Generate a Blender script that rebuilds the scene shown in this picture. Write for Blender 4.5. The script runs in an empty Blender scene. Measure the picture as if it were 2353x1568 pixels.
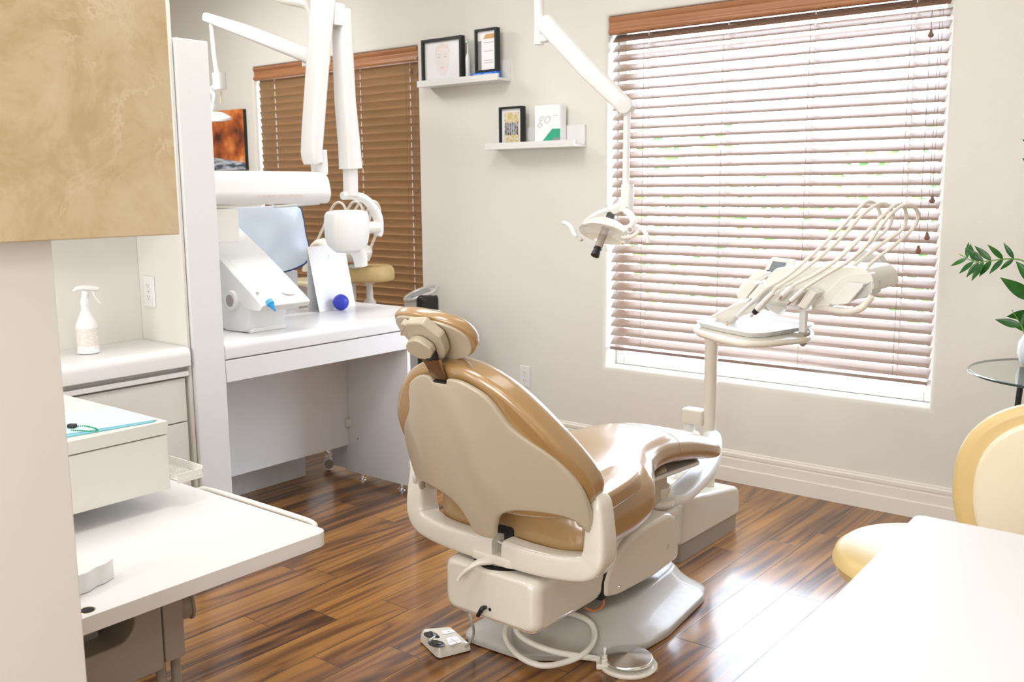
import bpy, bmesh, math, random
from mathutils import Vector, Matrix, noise
random.seed(7)
sc = bpy.context.scene
COL = sc.collection
PI = math.pi
# ------------------------------------------------------------------ camera
CAMZ = 1.45
FPX = 2229.5
YAW, PITCH, ROLL = -0.67741269, 0.15701543, 0.00792402
_cy, _sy, _cp, _sp = math.cos(YAW), math.sin(YAW), math.cos(PITCH), math.sin(PITCH)
FW = Vector((_sy*_cp, _cy*_cp, -_sp)); _r = Vector((_cy, -_sy, 0)); _d = FW.cross(_r)
RT = math.cos(ROLL)*_r + math.sin(ROLL)*_d
DN = -math.sin(ROLL)*_r + math.cos(ROLL)*_d
cam_d = bpy.data.cameras.new('camera'); cam = bpy.data.objects.new('camera', cam_d); COL.objects.link(cam)
cam_d.sensor_fit = 'HORIZONTAL'; cam_d.sensor_width = 36.0; cam_d.lens = FPX/2353*36.0
cam_d.clip_start = 0.05; cam_d.clip_end = 200
M = Matrix(((RT.x, -DN.x, -FW.x, 0), (RT.y, -DN.y, -FW.y, 0), (RT.z, -DN.z, -FW.z, CAMZ), (0, 0, 0, 1)))
cam.matrix_world = M
sc.camera = cam
cam_d.dof.use_dof = True; cam_d.dof.focus_distance = 2.85; cam_d.dof.aperture_fstop = 6.3
# ------------------------------------------------------------------ view, sky, lights
sc.view_settings.view_transform = 'Standard'; sc.view_settings.look = 'None'
sc.view_settings.gamma = 1.0; sc.view_settings.use_curve_mapping = False
sc.view_settings.exposure = 0.1
w = bpy.data.worlds.new('overcast_sky'); sc.world = w; w.use_nodes = True
wn = w.node_tree; bg = wn.nodes['Background']
bg.inputs['Color'].default_value = (0.76, 0.83, 1.0, 1); bg.inputs['Strength'].default_value = 15.0
def area(name, x, y, z, sx, sy, watts, col=(1, .995, .985)):
    l = bpy.data.lights.new(name, 'AREA'); l.shape = 'RECTANGLE'; l.size = sx; l.size_y = sy
    l.energy = watts; l.color = col
    o = bpy.data.objects.new(name, l); COL.objects.link(o); o.location = (x, y, z)
    return o
for nm, x, y, wt in (('ceiling_panel_light', -1.6, 1.0, 20), ('ceiling_panel_light', -1.2, 3.0, 6), ('ceiling_panel_light', -2.9, 2.6, 18),
                     ('ceiling_panel_light', -5.2, 2.8, 46), ('ceiling_panel_light', -3.4, 0.2, 16), ('ceiling_panel_light', 0.4, -0.6, 16)):
    area(nm, x, y, 2.97, 0.6, 1.2, wt)
# unseen fill light added at the rear wall, set in a made-up window
dl = area('rear_fill_light', -1.0, -1.93, 1.55, 3.2, 1.7, 118, (.98, .985, 1.0)); dl.rotation_euler = (math.radians(90), 0, 0)
# ------------------------------------------------------------------ points from angles
O0 = Vector((0, 0, CAMZ))
def ray(px, py): return (px-1176.5)/FPX*RT + (py-784)/FPX*DN + FW
def aX(px, py, X): d = ray(px, py); return O0 + d*(X/d.x)
def aY(px, py, Y): d = ray(px, py); return O0 + d*(Y/d.y)
def aZ(px, py, Z): d = ray(px, py); return O0 + d*((Z-CAMZ)/d.z)
# ------------------------------------------------------------------ materials
def mat(name, col, rough=.5, metal=0., coat=0., spec=.5, trans=0., ior=1.45, emit=None, estr=0, bump=None, alpha=1., coat_r=.05, sss=0):
    m = bpy.data.materials.new(name); m.use_nodes = True; nt = m.node_tree; b = nt.nodes['Principled BSDF']
    b.inputs['Base Color'].default_value = (*col, 1); b.inputs['Roughness'].default_value = rough
    b.inputs['Metallic'].default_value = metal; b.inputs['Coat Weight'].default_value = coat
    b.inputs['Coat Roughness'].default_value = coat_r
    b.inputs['Specular IOR Level'].default_value = spec; b.inputs['Transmission Weight'].default_value = trans
    b.inputs['IOR'].default_value = ior; b.inputs['Alpha'].default_value = alpha
    if emit: b.inputs['Emission Color'].default_value = (*emit, 1); b.inputs['Emission Strength'].default_value = estr
    tc = nt.nodes.new('ShaderNodeTexCoord')
    n = nt.nodes.new('ShaderNodeTexNoise'); n.inputs['Scale'].default_value = bump[0] if bump else 60
    n.inputs['Detail'].default_value = 3
    nt.links.new(tc.outputs['Object'], n.inputs['Vector'])
    bp = nt.nodes.new('ShaderNodeBump'); bp.inputs['Strength'].default_value = bump[1] if bump else .015
    bp.inputs['Distance'].default_value = bump[2] if bump else .001
    nt.links.new(n.outputs['Fac'], bp.inputs['Height']); nt.links.new(bp.outputs['Normal'], b.inputs['Normal'])
    return m
def two_tone(name, c1, c2, scale, rough=.5, lo=.4, hi=.6, stretch=(1, 1, 1), detail=4, coat=0, dist=0, bump=0.):
    m = mat(name, c1, rough, coat=coat); nt = m.node_tree; b = nt.nodes['Principled BSDF']
    tc = nt.nodes.new('ShaderNodeTexCoord'); mp = nt.nodes.new('ShaderNodeMapping'); mp.inputs['Scale'].default_value = stretch
    n = nt.nodes.new('ShaderNodeTexNoise'); n.inputs['Scale'].default_value = scale; n.inputs['Detail'].default_value = detail
    n.inputs['Distortion'].default_value = dist
    r = nt.nodes.new('ShaderNodeValToRGB'); r.color_ramp.elements[0].position = lo; r.color_ramp.elements[1].position = hi
    r.color_ramp.elements[0].color = (*c1, 1); r.color_ramp.elements[1].color = (*c2, 1)
    nt.links.new(tc.outputs['Object'], mp.inputs['Vector']); nt.links.new(mp.outputs['Vector'], n.inputs['Vector'])
    nt.links.new(n.outputs['Fac'], r.inputs['Fac']); nt.links.new(r.outputs['Color'], b.inputs['Base Color'])
    return m
MT = {}
MT['wall'] = mat('painted_wall', (.77, .75, .69), .75, bump=(90, .25, .002))
MT['ceil'] = mat('ceiling_paint', (.86, .85, .82), .8)
MT['trim'] = mat('trim_paint', (.84, .80, .72), .35)
MT['white'] = mat('white_laminate', (.78, .78, .785), .28)
MT['lam'] = mat('cream_laminate', (.78, .76, .71), .35)
MT['lamtop'] = mat('white_worktop', (.82, .805, .785), .3)
MT['plast'] = mat('ivory_plastic', (.82, .80, .735), .3, coat=.2)
MT['wplast'] = mat('white_plastic', (.83, .83, .81), .3)
MT['shell'] = mat('taupe_plastic', (.51, .44, .325), .28, coat=.3)
MT['paint'] = mat('cream_gloss_paint', (.74, .70, .60), .22, coat=.6)
MT['greypl'] = mat('warm_grey_plastic', (.36, .32, .27), .4)
MT['plate'] = mat('grey_powder_paint', (.50, .47, .43), .32, coat=.2)
MT['tan'] = mat('tan_vinyl', (.39, .235, .092), .34, coat=1, coat_r=.17, bump=(350, .1, .0008))
MT['tan'].node_tree.nodes['Principled BSDF'].inputs['Coat IOR'].default_value = 1.75
MT['yellow'] = mat('yellow_vinyl', (.62, .46, .20), .42, coat=.2, coat_r=.25, bump=(300, .25, .001))
MT['cream'] = mat('cream_plastic', (.74, .66, .48), .22, coat=.3)
MT['metal'] = mat('steel', (.85, .86, .87), .2, 1)
MT['brushed'] = mat('brushed_aluminium', (.82, .82, .82), .35, .45)
MT['bronze'] = mat('bronze_metal', (.42, .32, .22), .3, 1)
MT['black'] = mat('black_plastic', (.015, .015, .016), .35)
MT['dark'] = mat('dark_gap', (.02, .018, .016), .8)
MT['frame'] = mat('black_frame', (.012, .014, .012), .5)
MT['blue'] = mat('blue_rubber', (.04, .06, .55), .38)
MT['cyan'] = mat('blue_nozzle', (.0, .28, .62), .35)
MT['apron'] = mat('pale_blue_vinyl', (.70, .79, .90), .3, coat=.3, coat_r=.15)
MT['navy'] = mat('navy_binding', (.02, .06, .17), .7)
MT['teal'] = mat('aqua_paper', (.62, .86, .88), .8)
MT['teal2'] = mat('aqua_paper_edge', (.20, .52, .60), .8)
MT['green'] = mat('green_bead', (.02, .30, .10), .4)
MT['hose'] = mat('ivory_hose', (.76, .73, .65), .35)
MT['cord'] = mat('brown_cord', (.22, .12, .08), .8)
MT['cream_cord'] = mat('pale_cord', (.80, .78, .74), .7)
MT['screen'] = mat('grey_screen', (.22, .25, .27), .15)
MT['leaf'] = two_tone('glossy_leaf', (.03, .16, .025), (.06, .26, .04), 14, .3, coat=.3)
MT['stem'] = mat('plant_stem', (.16, .32, .07), .5)
MT['vase'] = two_tone('mottled_ceramic', (.78, .82, .84), (.42, .58, .66), 7, .15, .45, .7)
MT['silver'] = mat('silver_plastic', (.62, .61, .59), .3, .3)
MT['ink'] = mat('grey_print', (.30, .30, .30), .6)
MT['pink'] = mat('faint_print', (.78, .66, .62), .6)
MT['paper'] = mat('white_paper', (.93, .93, .94), .6)
MT['card_green'] = mat('green_print', (.03, .40, .22), .5)
MT['card_blue'] = mat('blue_print', (.01, .17, .72), .4)
MT['gold'] = mat('tan_print', (.68, .40, .16), .6)
MT['orange'] = mat('orange_cable', (.75, .2, .03), .5)
MT['handle'] = mat('dark_grey_lamp_plastic', (.09, .085, .08), .35)
MT['reflector'] = mat('lamp_reflector', (.92, .88, .76), .18, .0, coat=1)
def glassy(name, tint, gloss=.12, rough=.03, solid=.0):
    m = bpy.data.materials.new(name); m.use_nodes = True; nt = m.node_tree; nt.nodes.clear()
    o = nt.nodes.new('ShaderNodeOutputMaterial'); tr = nt.nodes.new('ShaderNodeBsdfTransparent'); tr.inputs['Color'].default_value = (*tint, 1)
    gl = nt.nodes.new('ShaderNodeBsdfGlossy'); gl.inputs['Roughness'].default_value = rough
    fr = nt.nodes.new('ShaderNodeFresnel'); fr.inputs['IOR'].default_value = 1.3
    mx = nt.nodes.new('ShaderNodeMixShader'); ge = nt.nodes.new('ShaderNodeNewGeometry'); iv = nt.nodes.new('ShaderNodeMath'); iv.operation = 'SUBTRACT'; iv.inputs[0].default_value = 1.0
    nt.links.new(ge.outputs['Backfacing'], iv.inputs[1]); ml = nt.nodes.new('ShaderNodeMath'); ml.operation = 'MULTIPLY'
    nt.links.new(fr.outputs['Fac'], ml.inputs[0]); nt.links.new(iv.outputs[0], ml.inputs[1]); nt.links.new(ml.outputs[0], mx.inputs['Fac'])
    nt.links.new(tr.outputs['BSDF'], mx.inputs[1]); nt.links.new(gl.outputs['BSDF'], mx.inputs[2])
    last = mx
    if solid > 0:
        d1 = nt.nodes.new('ShaderNodeBsdfDiffuse'); d1.inputs['Color'].default_value = (.95, .96, .96, 1)
        d2 = nt.nodes.new('ShaderNodeBsdfTranslucent'); d2.inputs['Color'].default_value = (.95, .96, .96, 1)
        df = nt.nodes.new('ShaderNodeMixShader'); df.inputs['Fac'].default_value = .5
        nt.links.new(d1.outputs['BSDF'], df.inputs[1]); nt.links.new(d2.outputs['BSDF'], df.inputs[2])
        m2 = nt.nodes.new('ShaderNodeMixShader'); m2.inputs['Fac'].default_value = solid
        nt.links.new(mx.outputs['Shader'], m2.inputs[1]); nt.links.new(df.outputs[0], m2.inputs[2]); last = m2
    nt.links.new(last.outputs['Shader'], o.inputs['Surface'])
    return m
MT['glass'] = glassy('window_glass', (.97, .99, .98))
MT['tglass'] = glassy('table_glass', (.93, .975, .96), solid=.04)
MT['clear'] = glassy('clear_shield', (.99, 1, 1), rough=.08, solid=.22)
def wood_blind(name, c1, c2, coat=0):
    m = two_tone(name, c1, c2, 3.0, .42, .3, .7, (1.2, 30, 30), 3, coat=.0)
    b = m.node_tree.nodes['Principled BSDF']; b.inputs['Specular IOR Level'].default_value = .8
    b.inputs['Coat Weight'].default_value = coat; b.inputs['Coat IOR'].default_value = 2.3; b.inputs['Coat Roughness'].default_value = .22
    return m
MT['blind'] = wood_blind('brown_blind_slats', (.22, .135, .09), (.27, .17, .115), 1)
MT['blind2'] = wood_blind('amber_blind_slats', (.27, .155, .07), (.33, .19, .09))
MT['valance'] = wood_blind('wood_valance', (.36, .15, .06), (.46, .21, .09))
# stone
def stone():
    m = mat('golden_marble', (.6, .45, .24), .25, coat=.2); nt = m.node_tree; b = nt.nodes['Principled BSDF']
    L = nt.links; tc = nt.nodes.new('ShaderNodeTexCoord')
    def nz(s, d, dist, ro=.6):
        n = nt.nodes.new('ShaderNodeTexNoise'); n.inputs['Scale'].default_value = s; n.inputs['Detail'].default_value = d
        n.inputs['Distortion'].default_value = dist; n.inputs['Roughness'].default_value = ro
        L.new(tc.outputs['Object'], n.inputs['Vector']); return n
    a = nz(8, 9, .5, .68); r = nt.nodes.new('ShaderNodeValToRGB'); e = r.color_ramp.elements
    e[0].position = .36; e[0].color = (.55, .42, .225, 1); e[1].position = .72; e[1].color = (.72, .61, .42, 1)
    e2 = e.new(.5); e2.color = (.64, .51, .31, 1)
    L.new(a.outputs['Fac'], r.inputs['Fac'])
    v = nz(5, 7, 1.3, .62); vr = nt.nodes.new('ShaderNodeValToRGB'); ve = vr.color_ramp.elements
    ve[0].position = .0; ve[0].color = (0, 0, 0, 1); ve[1].position = .53; ve[1].color = (0, 0, 0, 1)
    x = ve.new(.48); x.color = (0, 0, 0, 1); x = ve.new(.505); x.color = (1, 1, 1, 1)
    L.new(v.outputs['Fac'], vr.inputs['Fac'])
    msk = nz(4.5, 2, 0); mr = nt.nodes.new('ShaderNodeValToRGB'); mr.color_ramp.elements[0].position = .50; mr.color_ramp.elements[1].position = .68
    L.new(msk.outputs['Fac'], mr.inputs['Fac'])
    mu = nt.nodes.new('ShaderNodeMath'); mu.operation = 'MULTIPLY'; L.new(vr.outputs['Color'], mu.inputs[0]); L.new(mr.outputs['Color'], mu.inputs[1])
    mx = nt.nodes.new('ShaderNodeMix'); mx.data_type = 'RGBA'; L.new(mu.outputs[0], mx.inputs['Factor'])
    L.new(r.outputs['Color'], mx.inputs[6]); mx.inputs[7].default_value = (.74, .63, .44, 1)
    # fine brown flecks
    f = nz(55, 4, 0); fr = nt.nodes.new('ShaderNodeValToRGB'); fr.color_ramp.elements[0].position = .15; fr.color_ramp.elements[1].position = .34
    L.new(f.outputs['Fac'], fr.inputs['Fac'])
    m3 = nt.nodes.new('ShaderNodeMix'); m3.data_type = 'RGBA'; m3.inputs[6].default_value = (.52, .39, .22, 1)
    L.new(fr.outputs['Color'], m3.inputs['Factor']); L.new(mx.outputs[2], m3.inputs[7])
    L.new(m3.outputs[2], b.inputs['Base Color']); return m
MT['stone'] = stone()
def floor_mat():
    m = bpy.data.materials.new('acacia_planks'); m.use_nodes = True; nt = m.node_tree; L = nt.links; b = nt.nodes['Principled BSDF']
    N = lambda t: nt.nodes.new(t)
    tc = N('ShaderNodeTexCoord'); sep = N('ShaderNodeSeparateXYZ'); L.new(tc.outputs['Object'], sep.inputs[0])
    def math_(op, a, b_=None, c=None):
        n = N('ShaderNodeMath'); n.operation = op
        for i, v in enumerate((a, b_, c)):
            if v is None: continue
            if isinstance(v, (int, float)): n.inputs[i].default_value = v
            else: L.new(v, n.inputs[i])
        return n.outputs[0]
    W, LEN = .1385, 1.21
    px = math_('DIVIDE', math_('ADD', sep.outputs['X'], 1.637+W*60), W)      # plank column
    col = math_('FLOOR', px); fx = math_('FRACT', px)
    wn_ = N('ShaderNodeTexWhiteNoise'); wn_.noise_dimensions = '1D'; L.new(col, wn_.inputs['W'])
    off = math_('MULTIPLY', wn_.outputs['Value'], 1.0)
    py = math_('ADD', math_('DIVIDE', math_('ADD', sep.outputs['Y'], 20.0), LEN), off)
    row = math_('FLOOR', py); fy = math_('FRACT', py)
    cb = N('ShaderNodeCombineXYZ'); L.new(col, cb.inputs[0]); L.new(row, cb.inputs[1])
    wn2 = N('ShaderNodeTexWhiteNoise'); wn2.noise_dimensions = '2D'; L.new(cb.outputs[0], wn2.inputs['Vector'])
    # plank-local coordinates
    lc = N('ShaderNodeCombineXYZ')
    L.new(math_('ADD', sep.outputs['X'], math_('MULTIPLY', wn2.outputs['Value'], 37.0)), lc.inputs[0])
    L.new(math_('MULTIPLY', sep.outputs['Y'], .11), lc.inputs[1]); L.new(math_('MULTIPLY', wn2.outputs['Value'], 11.0), lc.inputs[2])
    big = N('ShaderNodeTexNoise'); big.inputs['Scale'].default_value = 5.5; big.inputs['Detail'].default_value = 2; big.inputs['Distortion'].default_value = .5
    L.new(lc.outputs[0], big.inputs['Vector'])
    # rings (cathedral) from the big noise
    rings = math_('FRACT', math_('MULTIPLY', big.outputs['Fac'], 9.0))
    ringd = math_('ABSOLUTE', math_('SUBTRACT', rings, .5))
    lc2 = N('ShaderNodeCombineXYZ')
    L.new(math_('ADD', sep.outputs['X'], math_('MULTIPLY', wn2.outputs['Value'], 17.0)), lc2.inputs[0])
    L.new(math_('MULTIPLY', sep.outputs['Y'], .02), lc2.inputs[1]); L.new(wn2.outputs['Value'], lc2.inputs[2])
    fine = N('ShaderNodeTexNoise'); fine.inputs['Scale'].default_value = 70; fine.inputs['Detail'].default_value = 4
    L.new(lc2.outputs[0], fine.inputs['Vector'])
    mid = N('ShaderNodeTexNoise'); mid.inputs['Scale'].default_value = 16; mid.inputs['Detail'].default_value = 3; mid.inputs['Distortion'].default_value = .3
    L.new(lc2.outputs[0], mid.inputs['Vector'])
    v = math_('ADD', math_('MULTIPLY', ringd, .65), math_('MULTIPLY', fine.outputs['Fac'], .35))
    v = math_('ADD', v, math_('MULTIPLY', math_('SUBTRACT', mid.outputs['Fac'], .5), 1.3))
    v = math_('ADD', v, math_('MULTIPLY', math_('SUBTRACT', wn2.outputs['Value'], .5), .22))
    r = N('ShaderNodeValToRGB'); e = r.color_ramp.elements
    e[0].position = -.0; e[0].color = (.055, .020, .008, 1); e[1].position = .64; e[1].color = (.38, .175, .040, 1)
    x = e.new(.22); x.color = (.15, .060, .018, 1); x = e.new(.38); x.color = (.26, .112, .028, 1)
    L.new(v, r.inputs['Fac'])
    # bevelled joints
    ex = math_('MINIMUM', fx, math_('SUBTRACT', 1.0, fx)); ey = math_('MINIMUM', fy, math_('SUBTRACT', 1.0, fy))
    jx = math_('LESS_THAN', ex, .010); jy = math_('LESS_THAN', ey, .0012)
    j = math_('MAXIMUM', jx, jy)
    mx = N('ShaderNodeMix'); mx.data_type = 'RGBA'; L.new(j, mx.inputs['Factor']); L.new(r.outputs['Color'], mx.inputs[6]); mx.inputs[7].default_value = (.06, .025, .01, 1)
    L.new(mx.outputs[2], b.inputs['Base Color'])
    hx = math_('MINIMUM', math_('MULTIPLY', ex, 60.0), 1.0); hy = math_('MINIMUM', math_('MULTIPLY', ey, 500.0), 1.0)
    bp = N('ShaderNodeBump'); bp.inputs['Strength'].default_value = .6; bp.inputs['Distance'].default_value = .0012
    tx = N('ShaderNodeTexNoise'); tx.inputs['Scale'].default_value = 260; tx.inputs['Detail'].default_value = 2
    L.new(tc.outputs['Object'], tx.inputs['Vector'])
    L.new(math_('ADD', math_('MINIMUM', hx, hy), math_('MULTIPLY', tx.outputs['Fac'], .06)), bp.inputs['Height']); L.new(bp.outputs['Normal'], b.inputs['Normal'])
    b.inputs['Roughness'].default_value = .30; b.inputs['Coat Weight'].default_value = .55; b.inputs['Coat Roughness'].default_value = .13; b.inputs['Specular IOR Level'].default_value = .3
    return m
MT['floor'] = floor_mat()
# ------------------------------------------------------------------ mesh helpers
def BM(): return bmesh.new()
def add_box(bm, x0, x1, y0, y1, z0, z1, bev=0, seg=3, mtx=None):
    vs = [bm.verts.new((x, y, z)) for x in (x0, x1) for y in (y0, y1) for z in (z0, z1)]
    fs = [bm.faces.new([vs[i] for i in f]) for f in ((0, 1, 3, 2), (4, 6, 7, 5), (0, 4, 5, 1), (2, 3, 7, 6), (0, 2, 6, 4), (1, 5, 7, 3))]
    if bev > 0:
        es = list({e for f in fs for e in f.edges})
        res = bmesh.ops.bevel(bm, geom=es, offset=bev, segments=seg, profile=.5, affect='EDGES', clamp_overlap=True)
        vs = list({v for f in res['faces'] for v in f.verts} | {v for v in vs if v.is_valid})
    if mtx is not None:
        for v in vs: v.co = mtx @ v.co
    return vs
def add_box_m(bm, c, s, mtx, bev=0, seg=3):
    T = Matrix.Translation(c) @ mtx.to_4x4()
    add_box(bm, -s[0]/2, s[0]/2, -s[1]/2, s[1]/2, -s[2]/2, s[2]/2, bev, seg, T)
def frame_from(d, up=(0, 0, 1)):
    d = Vector(d).normalized(); up = Vector(up)
    if abs(d.dot(up)) > .98: up = Vector((1, 0, 0))
    s = d.cross(up).normalized(); u = s.cross(d).normalized()
    return Matrix((s, d, u)).transposed()      # columns: side, dir, up
def add_rings(bm, rings, cap0=True, cap1=True, closed=False):
    R = [[bm.verts.new(p) for p in r] for r in rings]
    n = len(R[0]); m = len(R)
    for i in range(m if closed else m-1):
        a, b = R[i], R[(i+1) % m]
        for k in range(n):
            try: bm.faces.new((a[k], a[(k+1) % n], b[(k+1) % n], b[k]))
            except ValueError: pass
    if not closed:
        if cap0: bm.faces.new(list(reversed(R[0])))
        if cap1: bm.faces.new(R[-1])
    return R
def spline(pts, n=8):
    P = [Vector(p) for p in pts]; P = [2*P[0]-P[1]] + P + [2*P[-1]-P[-2]]; out = []
    for i in range(1, len(P)-2):
        for k in range(n):
            t = k/n; a, b, c, d = P[i-1:i+3]
            out.append(.5*((2*b) + (c-a)*t + (2*a-5*b+4*c-d)*t*t + (-a+3*b-3*c+d)*t**3))
    out.append(P[-2].copy()); return out
def add_tube(bm, pts, r, seg=12, smooth=0, closed=False, flat=1.0, up=None, power=2.0, rads2=None):
    if smooth:
        P = spline(pts, smooth)
        if hasattr(r, '__len__'):
            rr = []
            for i in range(len(P)):
                t = i/smooth; k = min(int(t), len(pts)-2); f = t-k; rr.append(r[k]*(1-f)+r[k+1]*f)
            r = rr
        if rads2 is not None:
            rr = []
            for i in range(len(P)):
                t = i/smooth; k = min(int(t), len(pts)-2); f = t-k; rr.append(rads2[k]*(1-f)+rads2[k+1]*f)
            rads2 = rr
    else: P = [Vector(p) for p in pts]
    n = len(P); rings = []
    T0 = (P[1]-P[0]).normalized(); ref = Vector(up) if up is not None else (Vector((0, 0, 1)) if abs(T0.z) < .9 else Vector((1, 0, 0)))
    nrm = (ref - T0*ref.dot(T0)).normalized()
    for i in range(n):
        if closed: t = (P[(i+1) % n]-P[i-1]).normalized()
        else: t = ((P[i+1]-P[i]) if i == 0 else (P[i]-P[i-1]) if i == n-1 else (P[i+1]-P[i-1])).normalized()
        if up is not None: nrm = (Vector(up) - t*Vector(up).dot(t)).normalized()
        else: nrm = (nrm - t*nrm.dot(t)).normalized()
        bi = t.cross(nrm); rr = r[i] if hasattr(r, '__len__') else r
        r2 = rads2[i] if rads2 is not None else rr*flat
        ring = []
        for k in range(seg):
            a = 2*PI*k/seg; ca, sa = math.cos(a), math.sin(a)
            if power != 2.0:
                ca = math.copysign(abs(ca)**(2/power), ca); sa = math.copysign(abs(sa)**(2/power), sa)
            ring.append(P[i] + bi*(ca*rr) + nrm*(sa*r2))
        rings.append(ring)
    add_rings(bm, rings, closed=closed)
def add_lathe(bm, prof, c, axis=(0, 0, 1), seg=32):
    F_ = frame_from(axis, (0, 0, 1) if abs(Vector(axis).normalized().z) < .9 else (0, 1, 0))
    s, d, u = F_.col[0], F_.col[1], F_.col[2]; c = Vector(c)
    rings = []
    for r, h in prof:
        r = max(r, 1e-5)
        rings.append([c + d*h + s*(r*math.cos(2*PI*k/seg)) + u*(r*math.sin(2*PI*k/seg)) for k in range(seg)])
    add_rings(bm, rings)
def round_poly(pts, r, n=5):
    """outline with its corners rounded"""
    out = []; N = len(pts)
    for i in range(N):
        p = Vector(pts[i]); a = Vector(pts[i-1]); b = Vector(pts[(i+1) % N])
        rr = r[i] if hasattr(r, '__len__') else r
        if rr <= 0: out.append(p); continue
        va, vb = (a-p), (b-p); rr = min(rr, va.length*.45, vb.length*.45)
        s = p + va.normalized()*rr; e = p + vb.normalized()*rr
        for k in range(n+1):
            t = k/n; out.append(s*(1-t)**2 + p*2*t*(1-t) + e*t*t)
    return out
def add_prism(bm, pts, thick, fmap, bev=0, nb=3):
    """pts: 2D outline, fmap(u,v,w)->world, w in 0..thick; rounded rims of radius bev"""
    P = [Vector(p) for p in pts]; N = len(P)
    area_ = sum(P[i].x*P[(i+1) % N].y-P[(i+1) % N].x*P[i].y for i in range(N))
    if area_ < 0: P.reverse()
    nr = []
    for i in range(N):
        e1 = (P[i]-P[i-1]); e2 = (P[(i+1) % N]-P[i])
        n1 = Vector((e1.y, -e1.x)); n2 = Vector((e2.y, -e2.x))
        n = (n1.normalized() if n1.length > 0 else n1)+(n2.normalized() if n2.length > 0 else n2)
        n = n.normalized() if n.length > 1e-9 else Vector((0, 0)); nr.append(n)
    rings = []
    def ring(ins, w): rings.append([fmap(P[i].x-nr[i].x*ins, P[i].y-nr[i].y*ins, w) for i in range(N)])
    if bev > 0:
        for k in range(nb+1):
            a = PI/2*k/nb; ring(bev*(1-math.sin(a)), bev*(1-math.cos(a)))
        for k in range(nb+1):
            a = PI/2*k/nb; ring(bev*(1-math.cos(a)), thick-bev*(1-math.sin(a)))
    else: ring(0, 0); ring(0, thick)
    add_rings(bm, rings)
def add_pad(bm, pts, thick, fmap, r, crown0=0., crown1=0., n_in=4, nb=5, ctr=None):
    """pillow with rounded rim of radius r on both faces and optional crowns"""
    P = [Vector(p) for p in pts]; N = len(P)
    area_ = sum(P[i].x*P[(i+1) % N].y-P[(i+1) % N].x*P[i].y for i in range(N))
    if area_ < 0: P.reverse()
    nr = []
    for i in range(N):
        e1 = (P[i]-P[i-1]).normalized(); e2 = (P[(i+1) % N]-P[i]).normalized()
        nr.append((Vector((e1.y, -e1.x))+Vector((e2.y, -e2.x))).normalized())
    c = Vector(ctr) if ctr else sum(P, Vector((0, 0)))/N
    rings = []
    r0, r1 = r if hasattr(r, '__len__') else (r, r)
    I0 = [P[i]-nr[i]*r0 for i in range(N)]; I1 = [P[i]-nr[i]*r1 for i in range(N)]
    for k in range(n_in, 0, -1):
        t = k/(n_in+.6)
        rings.append([fmap(*(I0[i].lerp(c, t)), -crown0*(1-(1-t)**2)) for i in range(N)])
    for k in range(nb+1):
        a = PI/2*k/nb; rings.append([fmap(*(P[i]-nr[i]*r0*(1-math.sin(a))), r0*(1-math.cos(a))) for i in range(N)])
    for k in range(nb+1):
        a = PI/2*k/nb; rings.append([fmap(*(P[i]-nr[i]*r1*(1-math.cos(a))), thick-r1*(1-math.sin(a))) for i in range(N)])
    for k in range(1, n_in+1):
        t = k/(n_in+.6)
        rings.append([fmap(*(I1[i].lerp(c, t)), thick+crown1*(1-(1-t)**2)) for i in range(N)])
    add_rings(bm, rings)
def add_sheet(bm, pts, thick, fmap, r, step=.022, nb=3):
    """sheet of any outline (also with notches), rounded rim, evenly meshed faces that can follow a curved map"""
    from mathutils.geometry import delaunay_2d_cdt, intersect_point_tri_2d
    P = [Vector(p) for p in pts]; N = len(P)
    if sum(P[i].x*P[(i+1) % N].y-P[(i+1) % N].x*P[i].y for i in range(N)) < 0: P.reverse()
    nr = []
    for i in range(N):
        e1 = (P[i]-P[i-1]).normalized(); e2 = (P[(i+1) % N]-P[i]).normalized()
        nr.append((Vector((e1.y, -e1.x))+Vector((e2.y, -e2.x))).normalized())
    def inside(q, Q_):
        c = False
        for i in range(N):
            a, b = Q_[i], Q_[i-1]
            if (a.y > q.y) != (b.y > q.y) and q.x < (b.x-a.x)*(q.y-a.y)/(b.y-a.y)+a.x: c = not c
        return c
    I = [P[i]-nr[i]*r for i in range(N)]
    x0 = min(p.x for p in I); x1 = max(p.x for p in I); y0 = min(p.y for p in I); y1 = max(p.y for p in I); grid = []
    y = y0
    while y < y1:
        x = x0
        while x < x1:
            q = Vector((x, y))
            if inside(q, I) and min((q-p).length for p in I) > step*.5: grid.append(q)
            x += step
        y += step
    vs, _, fs, _, _, _ = delaunay_2d_cdt(I+grid, [(i, (i+1) % N) for i in range(N)], [], 1, 1e-6)
    rings = []
    for k in range(nb+1):
        a = PI/2*k/nb; rings.append([fmap(*(P[i]-nr[i]*r*(1-math.sin(a))), r*(1-math.cos(a))) for i in range(N)])
    for k in range(nb+1):
        a = PI/2*k/nb; rings.append([fmap(*(P[i]-nr[i]*r*(1-math.cos(a))), thick-r*(1-math.sin(a))) for i in range(N)])
    add_rings(bm, rings, False, False)
    for w_ in (0, thick):
        V = [bm.verts.new(fmap(v.x, v.y, w_)) for v in vs]
        for f in fs:
            try: bm.faces.new([V[i] for i in f])
            except ValueError: pass
    bmesh.ops.remove_doubles(bm, verts=bm.verts, dist=1e-5)
def plane_map(o, e1, e2, n):
    o, e1, e2, n = map(Vector, (o, e1, e2, n))
    return lambda u, v, w: o + e1*u + e2*v + n*w
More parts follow.
